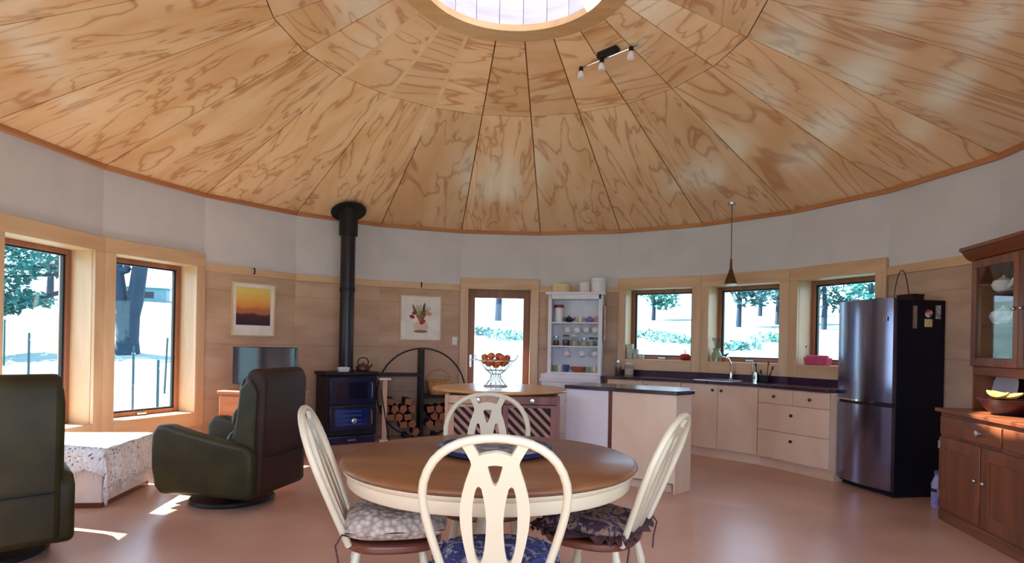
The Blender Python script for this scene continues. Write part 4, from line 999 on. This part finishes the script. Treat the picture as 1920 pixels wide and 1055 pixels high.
def cup(lab, pos, r, h, mat, rz=0, name='cup', group=None, hang=False):
    t = thing(name, lab, 'cup', pos, rz, group)
    T = (Matrix.Rotation(radians(70), 4, 'Y') if hang else Matrix())
    MB().lathe([(.001, 0), (r*.7, 0), (r*.95, h*.4), (r, h), (r*.93, h), (r*.88, h*.4), (r*.6, h*.08), (.001, h*.08)], 18, T=T).build('bowl', mat, t)
    MB().tube([(-r*.93, 0, h*.8), (-r*1.45, 0, h*.7), (-r*1.4, 0, h*.35), (-r*.9, 0, h*.25)], r*.12, 7, T=T).build('handle', mat, t)
    if hang: MB().tube([(-.002, 0, r*1.42), (0, 0, r*1.42+.03)], .003, 5).build('hook', m_steel, t)
m_crm = M('cream_glaze', hexc(224, 214, 180), rough=.3); m_pnk = M('pink_cup', hexc(214, 160, 150), rough=.3); m_blu = M('blue_cup', hexc(70, 96, 160), rough=.3); m_grn = M('green_cup', hexc(150, 170, 120), rough=.3); m_wc = M('china_white', hexc(230, 230, 232), rough=.2)
cup('cream milk jug on the top dresser shelf', dp(.06, -.17, 1.615), .038, .075, m_crm, -sa(0)); cup('pink cup at the end of the top dresser shelf', dp(.295, -.18, 1.615), .034, .09, m_pnk, -sa(0))
for i, x in enumerate((-.14, -.015, .11, .235)): cup('white china cup hanging from a hook above the jars in the dresser', dp(x, -.22, 1.615-.018-.105), .05, .07, m_wc, -sa(0)+.2*i, 'hanging_cup', 'cups hanging over the jar shelf', True)
for i, x in enumerate((-.14, .06, .235)): cup('white china cup hanging from a hook under the jar shelf in the dresser', dp(x, -.22, 1.29-.018-.105), .05, .07, m_wc, -sa(0)+.2*i, 'hanging_cup', 'cups hanging over the bottom shelf', True)
for i, (x, r, h, fl_, ld, lab) in enumerate(((-.275, .042, .13, m_spice, m_steel, 'dark spice jar at the end of the dresser jar shelf'), (-.135, .05, .15, m_spice, m_spice, 'brown-lidded jar on the dresser jar shelf'), (-.01, .055, .15, m_rice, m_wlid, 'wide jar of pale flour on the dresser jar shelf'), (.12, .045, .11, m_rice, m_steel, 'half-empty clear jar on the dresser jar shelf'), (.22, .045, .12, m_grn, m_black, 'jar of green herbs on the dresser jar shelf'), (.30, .03, .12, m_blu, m_black, 'slim blue jar on the dresser jar shelf'))):
    jar('spice_jar', lab, dp(x, -.18, 1.29), r, h, fl_, ld)
cup('green mug on the bottom dresser shelf', dp(-.285, -.18, .925), .038, .09, m_grn, -sa(0)+1.6, 'mug'); cup('white mug on the bottom dresser shelf', dp(-.215, -.20, .925), .038, .10, m_wc, -sa(0)+1.5, 'mug'); cup('blue mug on the bottom dresser shelf', dp(-.125, -.18, .925), .042, .10, m_blu, -sa(0)+1.6, 'mug')
o = tag(MB().lathe([(.001, 0), (.06, 0), (.10, .04), (.12, .075), (.112, .075), (.09, .04), (.05, .01), (.001, .01)], 24).build('terracotta_bowl', MATS['terracotta'], loc=dp(.045, -.18, .925)), 'terracotta bowl on the bottom dresser shelf', 'bowl')
cup('pale green cup on the bottom dresser shelf', dp(.175, -.18, .925), .035, .075, m_grn, -sa(0)); cup('cream cup on the bottom dresser shelf', dp(.275, -.18, .925), .035, .085, m_crm, -sa(0))
t = thing('tea_towel', 'patterned tea towel hanging on the side of the white dresser', 'tea towel', dp(.39, -.16, 1.35), -sa(0))
mb = MB()
for a in range(9):
    for b in range(7): mb.v.append((.008*sin(b*1.4)+.01, -.08+.16*b/6*(1-.25*(a/8)), .5*a/8))
for a in range(8):
    for b in range(6): mb.f.append((a*7+b, a*7+b+1, a*7+b+8, a*7+b+7)); mb.m.append(0)
o = mb.build('cloth', floral('towel_print', [hexc(226, 216, 214), hexc(190, 120, 110), hexc(230, 226, 226), hexc(120, 110, 130)], 14), t, ang=80); q = o.modifiers.new('thickness', 'SOLIDIFY'); q.thickness = .004
MB().tube([(-.018, -.01, .5), (.02, -.01, .5), (.022, -.01, .53)], .004, 6).build('hook', m_black, t)

# ---------------------------------------------------------------- fridge
m_fr1 = M('dark_steel_door', (.30, .31, .46), (.26, .26, .40), scale=40, stretch=(1, 1, .03), rough=.16, metal=1)
m_frs = M('fridge_side_black', (.003, .003, .012), (.004, .004, .016), rough=.5, spec=.25)
t = thing('fridge', 'dark stainless two-door fridge with black sides between kitchen bench and timber hutch', 'fridge', on_wall(4, -.235, 0, .31), -sa(4)); FW = .335
MB().box(-FW, FW, -.20, .30, .03, 1.755).build('cabinet', m_frs, t, bev=.008)
MB().box(-FW+.02, FW-.02, -.18, .25, 0, .03).build('plinth', m_black, t)
arc = [(x, -.235-.045*(1-(x/FW)**2)) for x in [-FW+2*FW*i/16 for i in range(17)]]
dpoly = arc+[(FW, -.205), (-FW, -.205)]
lo_ = MB().prism(dpoly, .06, .795).build('lower_door', m_fr1, t, ang=20)
up_ = MB().prism(dpoly, .835, 1.765).build('upper_door', m_fr1, t, ang=20)
MB().prism([(x, y+.02) for x, y in arc]+[(FW, -.205), (-FW, -.205)], .795, .835).build('handle_recess', m_black, t)
MB().prism([(x, y-.004) for x, y in arc[1:13]]+[(x, y+.012) for x, y in arc[1:13]][::-1], .822, .838).build('handle_lip', m_chr, up_)
MB().box(.25, .29, -.263, -.255, 1.56, 1.60).build('badge', m_chr, up_)
MB().box(-.06, .06, -.12, .0, 1.755, 1.785).build('hinge_cover', m_black, t)
FO = on_wall(4, -.235, 0, .31); rz = -sa(4)
def fw(x, y, z): return FO+Vector((cos(rz), sin(rz), 0))*x+Vector((-sin(rz), cos(rz), 0))*y+Vector((0, 0, z))
for lab, y, z, w2, h, c, nm in (('silver clip magnet on the fridge side', -.02, 1.50, .02, .20, m_steel, 'fridge_magnet'), ('red and white round magnet on the fridge side', .12, 1.60, .035, .07, M('magnet_red', hexc(170, 60, 64), hexc(230, 226, 220), scale=9, rough=.5, lo=.45, hi=.5), 'fridge_magnet'), ('yellow sticker on the fridge side below the round magnet', .12, 1.515, .038, .07, M('sticker_yellow', hexc(206, 190, 120), hexc(220, 212, 170), scale=20, rough=.6), 'energy_sticker'), ('white notice magnet at the top back of the fridge side', .22, 1.59, .025, .12, M('notice_white', hexc(206, 206, 214), hexc(120, 120, 130), scale=26, rough=.6), 'fridge_magnet')):
    if 'round' in lab and 'red' in lab: o = MB().lathe([(.001, 0), (.036, 0), (.036, .006), (.001, .006)], 20, T=Matrix.Translation((.001, 0, .035)) @ Matrix.Rotation(pi/2, 4, 'Y'))
    else: o = MB().box(0, .006, -w2, w2, 0, h)
    tag(o.build(nm, c, loc=fw(FW, y, z), rz=rz), lab, 'magnet' if nm == 'fridge_magnet' else 'sticker')
t = thing('recipe_box', 'small dark box lying on top of the fridge', 'box', fw(.18, .08, 1.755), rz); MB().box(-.09, .09, -.06, .06, 0, .045).build('body', m_lea2, t, bev=.004); MB().box(-.093, .093, -.063, .063, .04, .058).build('lid', m_lea2, t, bev=.004)
t = thing('wire_ornament', 'thin wire loop standing on top of the fridge against the wall', 'ornament', fw(-.05, .2, 1.755), rz)
MB().tube([(-.09*cos(a), .0, .17*sin(a)+.24*sin(a)**2*.6) for a in [pi*i/14 for i in range(15)]], .004, 5).build('loop', m_black, t); MB().box(-.1, .1, -.02, .02, 0, .008).build('foot', m_black, t)
t = thing('milk_bottle', 'blue and white plastic bottle on the floor between fridge and hutch', 'bottle', (3.60, .25, 0), 0, None)
MB().lathe([(.001, 0), (.042, 0), (.046, .02), (.046, .20), (.022, .26), (.022, .28)], 20).build('body', M('bottle_plastic', hexc(170, 170, 206), hexc(120, 120, 190), scale=8, rough=.4), t); MB().lathe([(.026, .275), (.026, .305), (.001, .305)], 16).build('cap', m_blu, t); MB().lathe([(.0475, .13), (.0475, .16)], 20).build('band', m_gasket, t)

# ---------------------------------------------------------------- timber hutch
m_cedar = wood('red_cedar_hutch', hexc(136, 76, 42), hexc(98, 48, 26), 'z', rough=.4, coat=.15)
m_cedar_h = wood('red_cedar_rail', hexc(136, 76, 42), hexc(98, 48, 26), 'x', rough=.4, coat=.15)
m_cin = wood('hutch_interior', hexc(96, 46, 30), hexc(74, 32, 22), 'z', rough=.55)
hn = Vector((.984, -.177, 0)); ht = Vector((-.177, -.984, 0)); HWD = .60; HO = Vector((3.355, -.045, 0))+ht*HWD+hn*.25; rz = face(hn)
def hp(x, y, z): return HO+ht*x+hn*y+Vector((0, 0, z))
t = thing('timber_hutch', 'red-brown timber hutch with glass-fronted upper cupboard beside the fridge', 'hutch', HO, rz)
MB().box(-HWD+.035, HWD-.035, -.215, .24, .08, .83).build('base_carcass', m_cedar, t)
MB().box(-HWD+.03, HWD-.03, -.225, .24, 0, .08).build('plinth', m_cedar_h, t, bev=.006)
MB().box(-HWD, HWD, -.25, .25, .83, .86).build('worktop', m_cedar_h, t, bev=.006)
d = MB().box(-.22, .22, -.235, -.215, .665, .80).build('drawer', m_cedar_h, t, bev=.005)
MB().lathe([(.012, 0), (.012, .012), (.024, .02), (.022, .034), (.001, .038)], 16, T=Matrix.Translation((.0, -.235, .735)) @ Matrix.Rotation(pi/2, 4, 'X')).build('knob', m_steel, d)
for s in (-1, 1): MB().box(*sorted((s*.235, s*.55)), -.23, -.215, .665, .80).build('end_panel', m_cedar_h, t, bev=.004)
for x0, x1 in ((-.55, -.01), (.01, .55)):
    d = MB().plate([[(x0, .10), (x1, .10), (x1, .64), (x0, .64)], [(x0+.085, .185), (x1-.085, .185), (x1-.085, .555), (x0+.085, .555)]], .02, lambda a, b, h: (a, -.226+h, b)).build('door', m_cedar, t, bev=.004)
    MB().box(x0+.08, x1-.08, -.228, -.216, .18, .56).build('raised_panel', m_cedar, d, bev=.01)
    MB().ball((x1-.04 if x0 < -.1 else x0+.04, -.245, .40), .014).build('knob', m_steel, d)
    for z in (.17, .55): MB().box((x0-.004 if x0 < -.1 else x1-.004), (x0+.008 if x0 < -.1 else x1+.008), -.242, -.228, z, z+.06).build('hinge', m_steel, d)
U0, U1 = -.57, .57; uy = .0
for s in (-1, 1): MB().box(*sorted((s*.57, s*.545)), uy, .24, .86, 2.0).build('upper_side', m_cedar, t)
bd = MB().box(-.545, .545, .225, .24, .86, 2.0).build('back_board', m_cin, t)
for i in range(9): MB().box(-.54+.12*i, -.54+.12*i+.116, .219, .226, .865, 1.20).build('lining_board', m_cin, bd, bev=.002)
MB().box(-.57, .57, uy, .24, 1.16, 1.185).build('upper_floor', m_cedar_h, t); MB().box(-.57, .57, uy-.005, .02, 1.12, 1.19).build('valance', m_cedar_h, t, bev=.006)
MB().box(-.57, .57, uy, .24, 1.98, 2.0).build('upper_roof', m_cedar_h, t)
for z in (1.50, 1.74): MB().box(-.545, .545, uy+.04, .225, z-.018, z).build('shelf', m_cin, t)
for x0, x1 in ((-.57, -.004), (.004, .57)):
    d = MB().plate([[(x0, 1.19), (x1, 1.19), (x1, 1.995), (x0, 1.995)], [(x0+.055, 1.255), (x1-.055, 1.255), (x1-.055, 1.935), (x0+.055, 1.935)]], .022, lambda a, b, h: (a, uy-.012+h, b)).build('glass_door', m_cedar, t, bev=.004)
    MB().box(x0+.05, x1-.05, uy-.013, uy-.009, 1.25, 1.94).build('pane', GLASS, d); MB().ball((x1-.035 if x0 < -.1 else x0+.035, uy-.032, 1.60), .013).build('knob', m_steel, d)
MB().prism([(-.02, 2.0), (-.05, 2.02), (-.085, 2.07), (-.10, 2.075), (-.10, 2.10), (.24, 2.10), (.24, 2.0)], -.60, .60, 'x').build('cornice', m_cedar_h, t, bev=.004)
m_china = M('blue_white_china', hexc(226, 228, 236), hexc(120, 140, 190), scale=14, rough=.2, lo=.5, hi=.7)
teapot('tall white china teapot on the upper hutch shelf behind glass', hp(-.37, .09, 1.74), .075, m_wc, rz)
teapot('blue and white china teapot on the middle hutch shelf behind glass', hp(-.37, .09, 1.50), .085, m_china, rz)
for i, x in enumerate((.09, .33)):
    o = tag(MB().lathe([(.001, 0), (.05, 0), (.09, .015), (.095, .022), (.085, .022), (.05, .01), (.001, .008)], 24, T=Matrix.Rotation(radians(75), 4, 'X')).build('china_plate', m_china, loc=hp(x, .19, 1.74+.1), rz=rz), ('blue and white plate upright on the upper hutch shelf next to the teapot' if i == 0 else 'blue and white plate upright at the far end of the upper hutch shelf'), 'plate')
o = thing('platter', 'pale grey oval platter leaning at the open end of the hutch worktop', 'platter', hp(-.40, .12, .86), rz)
MB().lathe([(.001, .0), (.10, 0), (.15, .012), (.155, .02), (.14, .02), (.10, .01), (.001, .008)], 28, sx=1.0, sy=1.05, T=Matrix.Translation((0, .02, .16)) @ Matrix.Rotation(radians(78), 4, 'X')).build('plate', M('lilac_grey_china', hexc(190, 190, 206), rough=.3), o); MB().box(-.05, .05, -.03, .05, 0, .012).build('rest', m_cedar, o)
BP = hp(-.10, -.03, .86)
t = thing('fruit_bowl', 'dark red wide bowl on the hutch worktop', 'bowl', BP, rz)
MB().lathe([(.001, 0), (.07, 0), (.13, .05), (.165, .11), (.155, .11), (.12, .05), (.06, .012), (.001, .012)], 28).build('bowl', M('dark_red_glaze', (.05, .008, .010), (.03, .006, .01), rough=.35), t); MB().lathe([(.08, -.0), (.075, .012)], 20).build('foot_ring', m_black, t)
m_ban = M('banana_yellow', hexc(222, 186, 80), hexc(196, 160, 60), scale=5, rough=.5)
for i, (o1, lab) in enumerate(((0, 'front banana lying across the dark red bowl'), (1, 'back banana lying across the dark red bowl'))):
    t = thing('banana', lab, 'banana', BP+Vector((0, 0, .112)), rz+.25*i)
    pts = [(-.13+.028*q, -.05+.06*i, .022+.0022*(q-4.5)**2*.6) for q in range(10)]
    MB().tube(pts, [.006, .014, .018, .02, .021, .021, .02, .018, .013, .006], 8).build('fruit', m_ban, t); MB().tube([pts[-1], (.15, -.05+.06*i, .055)], .005, 6).build('stalk', m_bark2, t)

# ---------------------------------------------------------------- lamps
p = Vector((2.657, 2.522, 3.055))
t = thing('pendant_lamp', 'slim cone pendant lamp on a long cord above the kitchen bench', 'lamp', (p.x, p.y, 2.07))
m_brass = M('bronze_metal', hexc(120, 90, 66), hexc(96, 70, 52), rough=.3, metal=.9)
H_ = p.z-2.07
MB().lathe([(.045, H_-.03), (.05, H_-.02), (.05, H_+.02), (.001, H_+.02)], 20).build('canopy', m_steel, t)
MB().tube([(0, 0, H_-.02), (0, 0, .29)], .0045, 6).build('cord', m_black, t)
MB().lathe([(.078, 0), (.030, .14), (.016, .19), (.012, .30), (.001, .31)], 24).build('shade', m_brass, t)
MB().lathe([(.074, .002), (.05, -.01), (.001, -.014)], 20).build('diffuser', M('frosted_white', (.8, .8, .8), rough=.4), t)
tz = math.atan2(-.43, .417); lp = Vector((.88, .868, 4.045))
t = thing('spotlight_bar', 'black ceiling bar with three small white spotlights beneath the skylight', 'lamp', lp, tz)
MB().box(-.11, .11, -.035, .035, -.045, .012).build('ceiling_plate', m_black, t, bev=.006)
MB().tube([(-.33, 0, -.055), (.33, 0, -.055)], .008, 8).build('bar', m_steel, t)
MB().tube([(0, 0, -.04), (0, 0, -.06)], .012, 8).build('stem', m_steel, t)
m_shade = M('frosted_spot', (.85, .85, .9), rough=.3)
for x in (-.31, -.06, .27):
    s_ = MB().lathe([(.015, -.055), (.022, -.07), (.022, -.10), (.01, -.105)], 14, (x, -.02, 0)).build('spot_holder', m_black, t)
    MB().lathe([(.02, -.10), (.032, -.13), (.036, -.165), (.001, -.17)], 16, (x, -.02, 0)).build('spot_glass', m_shade, s_)
